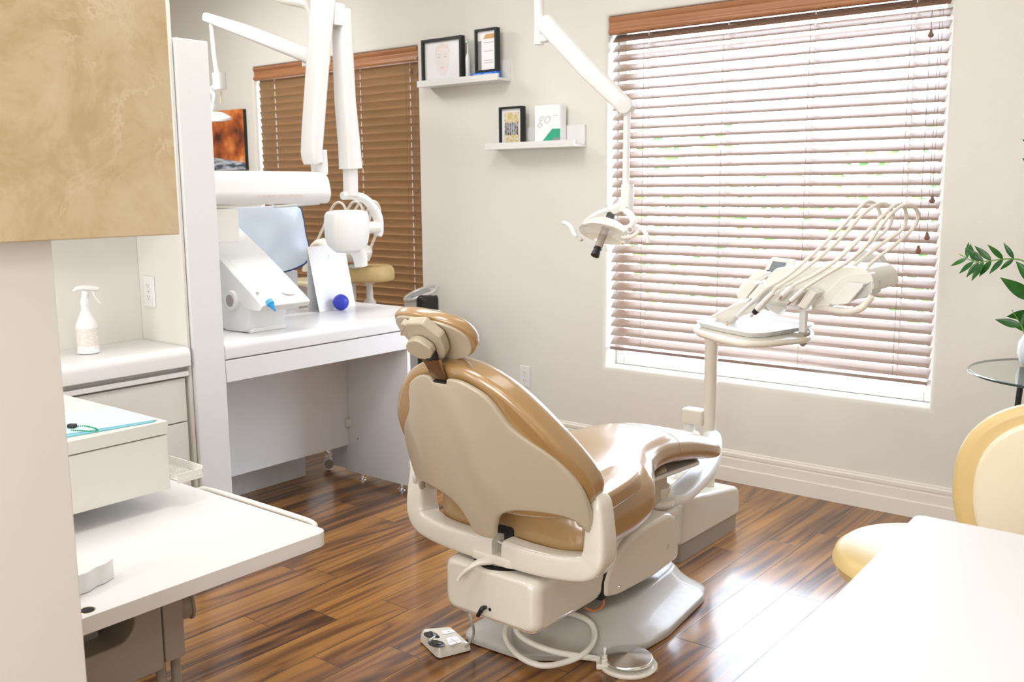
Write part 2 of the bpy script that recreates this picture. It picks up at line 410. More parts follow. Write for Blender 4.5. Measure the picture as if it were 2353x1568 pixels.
def link_mesh(name, bm, m, parent=None, sharp=38, me=None):
    if me is None:
        bmesh.ops.recalc_face_normals(bm, faces=bm.faces)
        me = bpy.data.meshes.new(name); bm.to_mesh(me); bm.free()
    me.materials.clear(); me.materials.append(MT[m] if isinstance(m, str) else m)
    for p in me.polygons: p.use_smooth = True
    me.set_sharp_from_angle(angle=math.radians(sharp))
    o = bpy.data.objects.new(name, me); COL.objects.link(o)
    wm = o.modifiers.new('weighted_normals', 'WEIGHTED_NORMAL'); wm.keep_sharp = True; wm.weight = 60
    if parent is not None:
        o.parent = parent; off = wloc(parent)
    else:
        xs = [v.co for v in me.vertices]
        off = Vector(((min(v.x for v in xs)+max(v.x for v in xs))/2, (min(v.y for v in xs)+max(v.y for v in xs))/2, min(v.z for v in xs)))
        o.location = off
    for v in me.vertices: v.co -= off
    return o
def wloc(o):
    p = o.location.copy()
    while o.parent is not None: o = o.parent; p += o.location
    return p
def tag(o, label, cat, group=None):
    o['label'] = label; o['category'] = cat
    if group: o['group'] = group
    return o
def thing(name, label, cat, loc, group=None):
    o = bpy.data.objects.new(name, None); COL.objects.link(o); o.location = loc; o.empty_display_size = .05
    return tag(o, label, cat, group)
def struct(name, bm, m, parent=None, **k):
    o = link_mesh(name, bm, m, parent, **k)
    if parent is None: o['kind'] = 'structure'
    return o
def text_mesh(name, body, size, o, ex, ey, m, parent, shear=0, ext=.0004, align='CENTER'):
    cu = bpy.data.curves.new(name, 'FONT'); cu.body = body; cu.size = size; cu.extrude = ext; cu.shear = shear
    cu.align_x = align; cu.align_y = 'CENTER'; cu.resolution_u = 3
    ob = bpy.data.objects.new(name, cu); COL.objects.link(ob)
    dg = bpy.context.evaluated_depsgraph_get(); me = bpy.data.meshes.new_from_object(ob.evaluated_get(dg))
    bpy.data.objects.remove(ob); bpy.data.curves.remove(cu)
    ex = Vector(ex).normalized(); ey = Vector(ey).normalized(); n = ex.cross(ey); o = Vector(o)
    for v in me.vertices: v.co = o + ex*v.co.x + ey*v.co.y + n*v.co.z
    return link_mesh(name, None, m, parent, me=me)
def box_part(name, m, parent, x0, x1, y0, y1, z0, z1, bev=0, seg=3):
    bm = BM(); add_box(bm, min(x0, x1), max(x0, x1), min(y0, y1), max(y0, y1), min(z0, z1), max(z0, z1), bev, seg)
    return link_mesh(name, bm, m, parent)
# ================================================================== THE SETTING
WY = 4.31
bm = BM(); add_box(bm, -8, 2, -2, WY+.16, -.03, 0); struct('floor', bm, 'floor')
bm = BM(); add_box(bm, -8, 2, -2, WY+.16, 3.0, 3.05); struct('ceiling', bm, 'ceil')
bm = BM(); add_box(bm, -8.1, -8, -2, WY, 0, 3); struct('wall_left', bm, 'wall')
bm = BM(); add_box(bm, 2, 2.1, -2, WY, 0, 3); struct('wall_right', bm, 'wall')
bm = BM(); add_box(bm, -8, 2, -2.1, -2, 0, 3); struct('wall_front', bm, 'wall')
bm = BM()
for a in ((-2.66, -2.6, .66, 2.44), (.6, .66, .66, 2.44), (-2.6, .6, .66, .70), (-2.6, .6, 2.40, 2.44)): add_box(bm, a[0], a[1], -2.0, -1.95, a[2], a[3], .004, 2)
struct('window_3', bm, 'wplast')  # invented window frame around the added fill light
W1 = (-2.825, -1.165, .497, 2.305); W2 = (-5.775, -4.18, .497, 2.29)
def wall_curve():
    cu = bpy.data.curves.new('wall', 'CURVE'); cu.dimensions = '2D'; cu.fill_mode = 'BOTH'
    r = .022; cu.extrude = .08-r; cu.bevel_depth = r; cu.bevel_resolution = 4; cu.offset = -r
    def sp(pts):
        s = cu.splines.new('POLY'); s.points.add(len(pts)-1); s.use_cyclic_u = True
        for p, q in zip(s.points, pts): p.co = (q[0], q[1], 0, 1)
    sp([(-8.1, 0), (2.1, 0), (2.1, 3.05), (-8.1, 3.05)])
    for x0, x1, z0, z1 in (W1, W2): sp([(x0, z0), (x0, z1), (x1, z1), (x1, z0)])
    ob = bpy.data.objects.new('w', cu); COL.objects.link(ob)
    dg = bpy.context.evaluated_depsgraph_get(); me = bpy.data.meshes.new_from_object(ob.evaluated_get(dg)); bpy.data.objects.remove(ob)
    for v in me.vertices: x, y, z = v.co; v.co = (x, WY+.08-z, y)
    return me
me = wall_curve(); me.flip_normals()
o = link_mesh('wall_back', None, 'wall', me=me); o['kind'] = 'structure'
# baseboard with a stepped profile
bm = BM(); prof = [(0, 0), (.018, 0), (.018, .070), (.013, .0735), (.0125, .076), (.0125, .116), (.008, .119), (.008, .126), (.012, .129), (.012, .143), (.006, .149), (.006, .154), (0, .158)]
add_rings(bm, [[Vector((x, WY-d, z)) for d, z in prof] for x in (-8, 2)]); struct('baseboard_back', bm, 'trim')
def window(n, W):
    x0, x1, z0, z1 = W; yf = WY+.105
    bm = BM(); t = .05
    for a in ((x0+.001, x0+t, z0+.001, z1), (x1-t, x1-.001, z0+.001, z1), (x0+t, x1-t, z0+.001, z0+.045), (x0+t, x1-t, z1-t, z1-.001)):
        add_box(bm, a[0], a[1], yf, yf+.05, a[2], a[3], .004, 2)
    o = struct('window_%d' % n, bm, 'wplast')
    bm = BM(); add_box(bm, x0+.03, x1-.03, yf+.024, yf+.03, z0+.03, z1-.03); g = link_mesh('pane', bm, 'glass', o)
    return o
window(1, W1); window(2, W2)
# outside: pale paving, a low rendered wall and a hedge behind it
bm = BM(); add_box(bm, -16, 8, WY+.17, 14, -.2, -.15); o = struct('ground', bm, mat('pale_paving', (.62, .60, .56), .8))
def hedge():
    bm = BM(); rnd = random.Random(3)
    for i in range(2600):
        x = rnd.uniform(-13, 3); y = 11.5+rnd.gauss(0, .35); z = rnd.uniform(-.1, 1.9+.35*math.sin(x*1.7)+.2*math.sin(x*4.1))
        a = rnd.uniform(0, PI); t = rnd.uniform(-.8, .8); s = rnd.uniform(.07, .13)
        e = Vector((math.cos(a), math.sin(a)*.6, t)).normalized()*s; f = e.cross(Vector((rnd.uniform(-1, 1), rnd.uniform(-1, 1), rnd.uniform(-1, 1)))).normalized()*s*.5
        c = Vector((x, y, z)); bm.faces.new([bm.verts.new(c-e), bm.verts.new(c+f), bm.verts.new(c+e), bm.verts.new(c-f)])
    o = link_mesh('hedge', bm, two_tone('hedge_leaf', (.05, .13, .03), (.16, .26, .06), 5, .5)); tag(o, 'pale green hedge seen in slivers through the bright blind', 'hedge'); o['kind'] = 'stuff'
hedge()
# ------------------------------------------------------------------ blinds
def blind(W, label, ang, smat, pitch, top, bot, cords, nslat_w=.0515, tass=(), yb=.012):
    x0, x1, z0, z1 = W; yc = WY+yb+.034
    t = thing('window_blind', label, 'window blind', ((x0+x1)/2, yc, bot), 'brown slatted blinds in the window wall')
    bm = BM(); prof = [(.014, 0), (.006, .002), (-.001, .008), (-.003, .016), (.0, .024), (.008, .028), (.010, .034), (.008, .040), (.009, .044), (.007, .054), (.009, .058), (.006, .062), (.0, .070), (-.003, .080), (.0, .086), (.03, .086), (.03, 0)]
    yv = WY+.006
    add_rings(bm, [[Vector((x, yv+d, z1-.004-.086+z)) for d, z in prof] for x in (x0+.004, x1-.004)]); link_mesh('valance', bm, 'valance', t)
    box_part('head_rail', 'dark', t, x0+.012, x1-.012, yc-.022, yc+.024, z1-.075, z1-.02)
    bm = BM(); n = int((top-bot-.045)/pitch)+1; ca, sa = math.cos(ang), math.sin(ang); hw = nslat_w/2
    for i in range(n):
        zc = bot+.047+i*pitch
        def sl(x):
            ring = []
            for s_, k in ((1, 1), (-1, -1)):
                for j in range(5):
                    f = (-1+j/2)*k*1.0; crown = .0022*(1-f*f)
                    w_ = f*hw; h_ = s_*.0014+crown
                    ring.append(Vector((x, yc+w_*ca-h_*sa, zc+w_*sa+h_*ca)))
            return ring
        add_rings(bm, [sl(x0+.014), sl(x1-.014)])
    link_mesh('slats', bm, smat, t, sharp=50)
    bm = BM(); add_box(bm, x0+.014, x1-.014, yc-.026, yc+.026, bot, bot+.018, .004, 2); link_mesh('bottom_rail', bm, smat, t)
    # ladder cords and the pale stitches seen in each gap
    for cx in cords:
        for dy in (-.028, .028):
            bm = BM(); add_tube(bm, [(cx, yc+dy, bot+.01), (cx, yc+dy, z1-.06)], .0009, 5); link_mesh('ladder_cord', bm, 'cord', t)
        bm = BM(); add_tube(bm, [(cx+.012, yc, bot+.01), (cx+.012, yc, z1-.06)], .0028, 6); link_mesh('lift_cord', bm, 'cream_cord', t)
    for tx, tz in tass:
        bm = BM(); add_tube(bm, [(tx, yc-.036, tz+.03), (tx, yc-.036, z1-.07)], .0010, 5); c_ = link_mesh('pull_cord', bm, 'cord', t)
        bm = BM(); add_lathe(bm, [(.003, .034), (.007, .030), (.006, .024), (.0115, .012), (.0115, .006), (.007, .0), (.002, -.001)], (tx, yc-.036, tz), seg=14); link_mesh('tassel', bm, 'cord', c_)
    return t
def wx(px, py): return aY(px, py, WY+.01).x
tz = lambda px, py: (aY(px, py, WY+.0).x, aY(px, py, WY+.0).z)
blind(W1, 'large brown wooden blind with open tilted slats in the right window', math.radians(46), 'blind', .0488, 2.235, .588,
      [wx(1474, 400), wx(1653, 400), wx(1848, 400), wx(2074, 400)], tass=[tz(2137, 85), tz(2140, 467), tz(2128, 552), tz(2108, 583)])
blind(W2, 'closed amber-brown blind in the left window behind the x-ray arm', math.radians(-75), 'blind2', .0488, 2.235, .502,
      [wx(628, 400), wx(822, 400), wx(935, 400)], nslat_w=.0525, tass=[tz(943, 170), tz(955, 445), tz(950, 497), tz(965, 530)])
def outlet(label, fm, parent_y=None):
    t = thing('wall_outlet', label, 'electrical outlet', fm(0, -.06, 0), 'double wall outlets')
    bm = BM(); add_pad(bm, round_poly([(-.036, -.06), (.036, -.06), (.036, .06), (-.036, .06)], .004), .006, fm, .003); link_mesh('cover_plate', bm, 'wplast', t)
    for cz in (-.022, .022):
        bm = BM(); add_prism(bm, round_poly([(-.017, cz-.014), (.017, cz-.014), (.017, cz+.014), (-.017, cz+.014)], .009), .008, fm, .001); s = link_mesh('socket', bm, 'wplast', t)
        bm = BM()
        for cx, h in ((-.007, .007), (.007, .006)):
            add_prism(bm, [(cx-.0012, cz+.002-h/2), (cx+.0012, cz+.002-h/2), (cx+.0012, cz+.002+h/2+.002), (cx-.0012, cz+.002+h/2+.002)], .0084, fm)
        add_prism(bm, [(-.0025, cz-.009), (.0025, cz-.009), (.0025, cz-.005), (-.0025, cz-.005)], .0084, fm)
        link_mesh('slots', bm, 'ink', s)
    bm = BM(); add_lathe(bm, [(.0025, 0), (.0025, .0072)], fm(0, 0, 0), fm(0, 0, 1)-fm(0, 0, 0), 10); link_mesh('screw', bm, 'ink', t)
    return t
p = aY(1207.5, 865, WY); outlet('white double outlet low on the cream wall below the floating shelves', plane_map((p.x, WY-.0005, p.z), (1, 0, 0), (0, 0, 1), (0, -1, 0)))
# ------------------------------------------------------------------ picture on the far wall
def sunset_mat():
    m = mat('red_rock_print', (.5, .2, .05), .3); nt = m.node_tree; L = nt.links; b = nt.nodes['Principled BSDF']
    tc = nt.nodes.new('ShaderNodeTexCoord'); n = nt.nodes.new('ShaderNodeTexNoise'); n.inputs['Scale'].default_value = 6; n.inputs['Detail'].default_value = 6
    L.new(tc.outputs['Object'], n.inputs['Vector'])
    r = nt.nodes.new('ShaderNodeValToRGB'); e = r.color_ramp.elements
    e[0].position = .34; e[0].color = (.06, .015, .006, 1); e[1].position = .72; e[1].color = (.95, .55, .36, 1); x = e.new(.5); x.color = (.45, .10, .018, 1); x = e.new(.6); x.color = (.75, .24, .05, 1)
    L.new(n.outputs['Fac'], r.inputs['Fac'])
    w_ = nt.nodes.new('ShaderNodeTexNoise'); w_.inputs['Scale'].default_value = 9; mp = nt.nodes.new('ShaderNodeMapping'); mp.inputs['Scale'].default_value = (1, 1, 5)
    L.new(tc.outputs['Object'], mp.inputs['Vector']); L.new(mp.outputs['Vector'], w_.inputs['Vector'])
    r2 = nt.nodes.new('ShaderNodeValToRGB'); r2.color_ramp.elements[0].position = .4; r2.color_ramp.elements[0].color = (.06, .08, .12, 1); r2.color_ramp.elements[1].position = .6; r2.color_ramp.elements[1].color = (.6, .66, .72, 1)
    L.new(w_.outputs['Fac'], r2.inputs['Fac'])
    s = nt.nodes.new('ShaderNodeSeparateXYZ'); L.new(tc.outputs['Object'], s.inputs[0])
    ml = nt.nodes.new('ShaderNodeMath'); ml.operation = 'MULTIPLY_ADD'; L.new(s.outputs['X'], ml.inputs[0]); ml.inputs[1].default_value = .12; L.new(s.outputs['Z'], ml.inputs[2])
    lt = nt.nodes.new('ShaderNodeMath'); lt.operation = 'LESS_THAN'; L.new(ml.outputs[0], lt.inputs[0]); lt.inputs[1].default_value = .085
    mx = nt.nodes.new('ShaderNodeMix'); mx.data_type = 'RGBA'; L.new(lt.outputs[0], mx.inputs['Factor']); L.new(r.outputs['Color'], mx.inputs[6]); L.new(r2.outputs['Color'], mx.inputs[7])
    L.new(mx.outputs[2], b.inputs['Base Color']); return m
t = thing('wall_picture', 'frameless red rock canyon picture on the far wall left of the amber blind', 'picture', (-6.16, WY, 1.59))
box_part('print', sunset_mat(), t, -6.46, -5.86, WY-.034, WY-.03, 1.592, 2.014)
box_part('backing_board', 'frame', t, -6.455, -5.862, WY-.03, WY-.001, 1.59, 2.012)
# ------------------------------------------------------------------ floating shelves
def shelf(label, x0, x1, zb, back_h=.115, lip=.035, d=.115):
    t = thing('picture_ledge', label, 'wall shelf', ((x0+x1)/2, WY-d/2, zb), 'white picture ledges')
    box_part('shelf_board', 'wplast', t, x0, x1, WY-d, WY-.0005, zb, zb+.014, .001, 1)
    box_part('back_rail', 'wplast', t, x0+.01, x1-.0005, WY-.014, WY-.0006, zb+.014, zb+back_h, .001, 1)
    box_part('front_lip', 'wplast', t, x0, x1, WY-d, WY-d+.013, zb+.014, zb+lip, .001, 1)
    return t
sd = .115
def sx(px, py, d=sd): q = aY(px, py, WY-d); return q.x, q.z
a = sx(958, 200); b_ = sx(1146, 184); S1 = (a[0], b_[0], (a[1]+b_[1])/2)
a2 = sx(1113.6, 344); b2 = sx(1347, 336); S2 = (a2[0], aY(1347, 336, WY).x, (a2[1]+b2[1])/2-.0)
shelf('upper white picture ledge holding two black frames', S1[0], aY(1174, 186, WY).x, S1[2])
shelf('lower white picture ledge holding one black frame', S2[0], S2[1], S2[2])
def frame(label, x0, x1, z0, z1, yb, bt, dep=.035):
    t = thing('framed_print', label, 'picture frame', ((x0+x1)/2, yb, z0), 'black frames on the picture ledges')
    bm = BM(); yf = yb-dep
    for a in ((x0, x0+bt, z0, z1), (x1-bt, x1, z0, z1), (x0+bt, x1-bt, z0, z0+bt), (x0+bt, x1-bt, z1-bt, z1)): add_box(bm, a[0], a[1], yf, yb, a[2], a[3], .0008, 1)
    link_mesh('frame_moulding', bm, 'frame', t)
    box_part('picture_mat', 'paper', t, x0+bt, x1-bt, yb-.02, yb-.006, z0+bt, z1-bt)
    return t, (x0+bt, x1-bt, z0+bt, z1-bt, yb-.0203)
yb = WY-.045
q = lambda px, py, y=yb-.035: (aY(px, py, y).x, aY(px, py, y).z)
zs1 = S1[2]+.0145; zs2 = S2[2]+.0145
x0, _ = q(968, 150); x1, _ = q(1060, 150); _, zt = q(1010, 87)
t, R = frame('wide black frame with a faint face print on the upper ledge', x0, x1, zs1, zt, yb, .017)
# faint face print: pale shapes only
cx = (R[0]+R[1])/2-.002; cz = (R[2]+R[3])/2
bm = BM(); fm = plane_map((0, R[4], 0), (1, 0, 0), (0, 0, 1), (0, -1, 0))
add_prism(bm, [(cx+.058*math.cos(a_)*(1 if math.sin(a_) > 0 else .86), cz+.004+.088*math.sin(a_)) for a_ in [2*PI*k/28 for k in range(28)]], .0004, fm); link_mesh('face_print', bm, mat('pale_skin_print', (.90, .85, .835), .7), t)
bm = BM()
for s_ in (-1, 1):
    add_prism(bm, [(cx+s_*.025+.012*math.cos(a_), cz+.022+.0035*math.sin(a_)) for a_ in [2*PI*k/12 for k in range(12)]], .0008, fm)
    add_prism(bm, [(cx+s_*.025+.015*math.cos(a_), cz+.036+.0016*math.sin(a_)) for a_ in [2*PI*k/12 for k in range(12)]], .0008, fm)
add_prism(bm, [(cx+.006*math.cos(a_), cz-.014+.0025*math.sin(a_)) for a_ in [2*PI*k/10 for k in range(10)]], .0008, fm)
link_mesh('features_print', bm, mat('pale_brown_print', (.72, .62, .64), .7), t)
bm = BM(); add_prism(bm, [(cx+.016*math.cos(a_), cz-.038+.006*math.sin(a_)) for a_ in [2*PI*k/16 for k in range(16)]], .0008, fm); link_mesh('lips_print', bm, mat('pink_print', (.88, .68, .67), .7), t)
bm = BM(); add_prism(bm, [(cx-.058, cz+.035), (cx-.048, cz+.080), (cx, cz+.100), (cx+.05, cz+.085), (cx+.060, cz+.035), (cx+.042, cz+.066), (cx-.005, cz+.078), (cx-.042, cz+.064)], .0008, fm); link_mesh('hair_print', bm, mat('sand_print', (.88, .79, .72), .7), t)
# electric toothbrush
tx, _ = q(1078, 150, WY-.06)
t = thing('electric_toothbrush', 'white electric toothbrush standing between the two upper ledge frames', 'toothbrush', (tx, WY-.07, zs1))
bm = BM(); add_lathe(bm, [(.012, 0), (.0135, .02), (.0125, .07), (.0145, .105), (.0135, .13), (.006, .15), (.005, .152)], (tx, WY-.07, zs1), seg=18); link_mesh('handle', bm, 'wplast', t)
bm = BM(); add_lathe(bm, [(.0052, .15), (.0045, .165), (.0032, .205), (.003, .215)], (tx, WY-.07, zs1), seg=12); hd = link_mesh('brush_head', bm, 'wplast', t)
bm = BM(); add_lathe(bm, [(.007, 0), (.007, .010)], (tx, WY-.07, zs1+.212), (0, -1, 0), 12); link_mesh('bristles', bm, mat('mint_bristle', (.55, .82, .68), .6), hd)
# blue toothpaste boxes and frame above
x0b, _ = q(1085, 165); x1b, _ = q(1150, 165, yb-.01)
t = thing('toothpaste_carton', 'blue toothpaste carton lying under the small upper frame', 'carton', ((x0b+x1b)/2, WY-.06, zs1))
box_part('carton', 'card_blue', t, x0b, x1b, WY-.085, WY-.05, zs1, zs1+.036, .001, 1)
fx = WY-.0853
for i, (f0, f1) in enumerate(((.06, .38), (.46, .80))):
    bm = BM(); w_ = x1b-x0b
    for k, (h, hh) in enumerate(((.028, .003), (.0215, .0045))): add_box(bm, x0b+w_*f0+.003*k, x0b+w_*f1-.003*k, fx-.0004, fx, zs1+h-hh/2, zs1+h+hh/2)
    link_mesh('printed_label', bm, mat('pale_blue_print', (.45, .68, .95), .5), t)
x0, _ = q(1090, 110); x1, _ = q(1140, 110); _, zt = q(1120, 64)
zfr = zs1+.037
t, R = frame('tall black frame with a notice card standing on the blue carton', x0, x1, zfr, zt, yb, .013)
fm = plane_map((0, R[4], 0), (1, 0, 0), (0, 0, 1), (0, -1, 0)); W_ = R[1]-R[0]; H_ = R[3]-R[2]
bm = BM(); add_prism(bm, [(R[0]+W_*.3, R[3]-H_*.20), (R[1], R[3]-H_*.20), (R[1], R[3]-H_*.08), (R[0]+W_*.45, R[3]-H_*.08)], .0004, fm); link_mesh('tan_header', bm, 'gold', t)
bm = BM(); add_prism(bm, [(R[0], R[2]), (R[0]+W_*.2, R[2]), (R[0]+W_*.2, R[3]-H_*.24), (R[0], R[3]-H_*.24)], .0004, fm); link_mesh('dark_stripe', bm, 'ink', t)
bm = BM()
for k, (zz, ww) in enumerate(((.30, .55), (.52, .5), (.76, .5), (.82, .52))): add_prism(bm, [(R[0]+W_*.33, R[3]-H_*zz), (R[0]+W_*(.33+ww), R[3]-H_*zz), (R[0]+W_*(.33+ww), R[3]-H_*zz+.0022), (R[0]+W_*.33, R[3]-H_*zz+.0022)], .0006, fm)
link_mesh('printed_lines', bm, 'ink', t)
# lower shelf frame
x0, _ = q(1146, 290); x1, _ = q(1199, 290); _, zt = q(1170, 245)
t, R = frame('small black frame with a group photo in autumn trees', x0, x1, zs2, zt, yb, .012)
fm = plane_map((0, R[4], 0), (1, 0, 0), (0, 0, 1), (0, -1, 0)); W_ = R[1]-R[0]; H_ = R[3]-R[2]
bm = BM(); add_prism(bm, [(R[0]+W_*.12, R[2]+H_*.05), (R[1]-W_*.12, R[2]+H_*.05), (R[1]-W_*.12, R[3]-H_*.09), (R[0]+W_*.12, R[3]-H_*.09)], .0004, fm)
link_mesh('photo_print', bm, two_tone('autumn_print', (.75, .70, .62), (.62, .50, .14), 60, .5), t)
bm = BM()
for k in range(6):
    ux = R[0]+W_*(.2+.115*k); add_prism(bm, [(ux-.0055, R[2]+H_*(.26+.02*(k % 2))), (ux+.0055, R[2]+H_*.26), (ux+.006, R[2]+H_*.58), (ux, R[2]+H_*(.63+.02*(k % 2))), (ux-.006, R[2]+H_*.58)], .0008, fm)
link_mesh('figures_print', bm, two_tone('figures_ink', (.02, .02, .025), (.35, .38, .55), 70, .6), t)
# white carton with green corner, lettering "go"
x0, _ = q(1229, 290, WY-.10); x1, _ = q(1291, 290, WY-.06); _, zt = q(1260, 242, WY-.08)
xm = q(1269, 290, WY-.10)[0]
t = thing('product_carton', 'white and green product carton lettered go on the lower ledge', 'carton', ((x0+x1)/2, WY-.07, zs2))
bm = BM(); add_prism(bm, [(x0, WY-.10), (xm, WY-.10), (x1, WY-.075), (x1, WY-.02), (x0, WY-.02)], zt-zs2, plane_map((0, 0, zs2), (1, 0, 0), (0, 1, 0), (0, 0, 1)), .0008, 1); link_mesh('carton', bm, 'paper', t)
Hc = zt-zs2
e1 = Vector((xm-x0, 0, 0)); 
bm = BM(); add_prism(bm, [(x0+(xm-x0)*.25, zs2), (xm, zs2), (xm, zs2+Hc*.40)], .0004, plane_map((0, WY-.1001, 0), (1, 0, 0), (0, 0, 1), (0, -1, 0)))
d2 = Vector((x1-xm, .025, 0)); L2 = d2.length; d2.normalize(); n2 = Vector((d2.y, -d2.x, 0))
add_prism(bm, [(0, 0), (L2, 0), (L2, Hc*.40), (0, Hc*.40)], .0004, plane_map(Vector((xm, WY-.10, zs2))+n2*.0001, d2, (0, 0, 1), n2)); link_mesh('green_panel', bm, 'card_green', t)
bm = BM(); add_prism(bm, round_poly([(.004, Hc*.07), (L2, Hc*.07), (L2, Hc*.17), (.004, Hc*.17)], .006), .0008, plane_map(Vector((xm, WY-.10, zs2))+n2*.0001, d2, (0, 0, 1), n2)); link_mesh('grey_window', bm, 'ink', t)
text_mesh('go_lettering', 'go', .085, (x0+(xm-x0)*.52, WY-.1006, zs2+Hc*.66), (1, 0, 0), (0, 0, 1), mat('pale_grey_script', (.66, .66, .67), .5), t, shear=.35)
text_mesh('dots_print', '...', .04, Vector((xm, WY-.10, zs2+Hc*.78))+d2*(L2*.4)+n2*.0006, d2, (0, 0, 1), 'ink', t)
# ================================================================== LEFT CABINETRY
XF = -3.2
t = thing('upper_cabinet', 'golden marble fronted upper cabinet hanging at the top left', 'cabinet', (-1.72, .6, 1.374))
box_part('marble_panel', 'stone', t, -1.572, -1.55, .10, .985, 1.372, 2.05, .0015, 1)
box_part('body', 'lam', t, -1.90, -1.573, .10, .97, 1.378, 2.05, .002, 1)
tag(box_part('end_panel', 'lam', None, -1.80, -1.60, .12, .778, 0, 1.3715, .002, 1), 'plain cream end panel standing on the floor under the marble cabinet', 'panel')
# divider column
tag(box_part('divider_panel', 'white', None, -3.95, XF, 2.062, 2.198, 0, 1.993, .004, 2), 'tall white partition column between the spray bottle niche and the x-ray counter', 'partition')
# hutch
t = thing('drawer_cabinet', 'cream drawer cabinet with a niche behind the spray bottle', 'cabinet', (-3.4, 1.5, 0))
YL, YR = .95, 2.058
box_part('carcass', 'lam', t, -3.52, -3.245, YL, YR-.012, .0, .785, .001, 1)
box_part('side_panel', 'lam', t, -3.55, -3.215, YR-.012, YR, .0, 2.5, .001, 1)
box_part('niche_back', 'lam', t, -3.54, -3.521, YL, YR-.013, .785, 2.4, 0)
box_part('upper_box', 'lam', t, -3.515, -3.25, YL, YR-.013, 1.40, 2.4, .002, 1)
box_part('pull_out_board', 'lamtop', t, -3.44, XF-.006, YL, YR-.018, .757, .776, .003, 2)
for z0, z1 in ((.583, .748), (.352, .578), (.06, .347)):
    box_part('drawer_front', 'lam', t, -3.244, XF-.022, YL, YR-.026, z0, z1, .002, 2)
bm = BM(); fm = lambda u, v, w: Vector((u, w, v))
add_prism(bm, round_poly([(-3.52, .795), (XF+.008, .795), (XF+.008, .868), (-3.52, .868)], [0, .006, .034, 0], 8), YR-.016-YL, lambda u, v, w: Vector((u, YL+w, v)))
o = link_mesh('worktop', bm, 'lamtop'); tag(o, 'rounded-edge cream worktop under the spray bottle', 'worktop')
p = aY(345, 670, YR-.0125)
fm = plane_map((p.x, YR-.0125, p.z), (1, 0, 0), (0, 0, 1), (0, -1, 0))
t2 = outlet('cream double outlet on the niche side wall beside the spray bottle', fm)
# spray bottle
c = aZ(204, 812, .8685)
t = thing('spray_bottle', 'white trigger spray bottle standing on the niche worktop', 'spray bottle', c)
cx, cy, cz = c
S_ = lambda pr: [(r*.92, h*.94) for r, h in pr]
bm = BM(); add_lathe(bm, S_([(.036, 0), (.042, .004), (.042, .016), (.040, .02), (.0415, .025), (.0415, .105), (.040, .112), (.037, .12), (.026, .145), (.017, .165), (.015, .175), (.015, .19)]), c, seg=32); link_mesh('bottle', bm, 'wplast', t)
bm = BM(); add_lathe(bm, S_([(.0421, .03), (.0421, .1)]), c, seg=32)
def label_mat():
    m = mat('printed_label', (.88, .85, .82), .5); nt = m.node_tree; L = nt.links; b = nt.nodes['Principled BSDF']
    tc = nt.nodes.new('ShaderNodeTexCoord'); s = nt.nodes.new('ShaderNodeSeparateXYZ'); L.new(tc.outputs['Object'], s.inputs[0])
    wv = nt.nodes.new('ShaderNodeMath'); wv.operation = 'PINGPONG'; L.new(s.outputs['Z'], wv.inputs[0]); wv.inputs[1].default_value = .0016
    g = nt.nodes.new('ShaderNodeMath'); g.operation = 'GREATER_THAN'; L.new(wv.outputs[0], g.inputs[0]); g.inputs[1].default_value = .0009
    n = nt.nodes.new('ShaderNodeTexNoise'); n.inputs['Scale'].default_value = 160; L.new(tc.outputs['Object'], n.inputs['Vector'])
    g2 = nt.nodes.new('ShaderNodeMath'); g2.operation = 'GREATER_THAN'; L.new(n.outputs['Fac'], g2.inputs[0]); g2.inputs[1].default_value = .42
    mu = nt.nodes.new('ShaderNodeMath'); mu.operation = 'MULTIPLY'; L.new(g.outputs[0], mu.inputs[0]); L.new(g2.outputs[0], mu.inputs[1])
    mx = nt.nodes.new('ShaderNodeMix'); mx.data_type = 'RGBA'; L.new(mu.outputs[0], mx.inputs['Factor']); mx.inputs[6].default_value = (.84, .78, .72, 1); mx.inputs[7].default_value = (.62, .54, .48, 1)
    L.new(mx.outputs[2], b.inputs['Base Color']); return m
link_mesh('label', bm, label_mat(), t)
top = cz+.178
bm = BM(); add_lathe(bm, [(.0155, 0), (.0155, .018), (.012, .03)], (cx, cy, top-.004), seg=20); link_mesh('collar', bm, 'wplast', t)
n_ = Vector((-.45, -.9, 0)).normalized(); s_ = Vector((.45, .9, 0)).normalized()
hd = Vector((.35, .94, 0)).normalized(); H0 = Vector((cx, cy, top+.024))
bm = BM(); add_tube(bm, [H0, H0+Vector((0, 0, .012))+hd*.002, H0+Vector((0, 0, .024))+hd*.006], [.011, .012, .013], 14)
add_tube(bm, [H0+hd*(-.036)+Vector((0, 0, .026)), H0+hd*(-.018)+Vector((0, 0, .036)), H0+hd*.01+Vector((0, 0, .036)), H0+hd*.045+Vector((0, 0, .030)), H0+hd*.052+Vector((0, 0, .029))], [.004, .012, .013, .010, .007], 14, smooth=5, flat=.85)
hdo = link_mesh('spray_head', bm, 'wplast', t)
bm = BM(); add_tube(bm, [H0+hd*.03+Vector((0, 0, .022)), H0+hd*.034+Vector((0, 0, .002)), H0+hd*.050+Vector((0, 0, -.022))], [.004, .0035, .0025], 8, smooth=5, flat=1.6); link_mesh('trigger', bm, 'wplast', hdo)
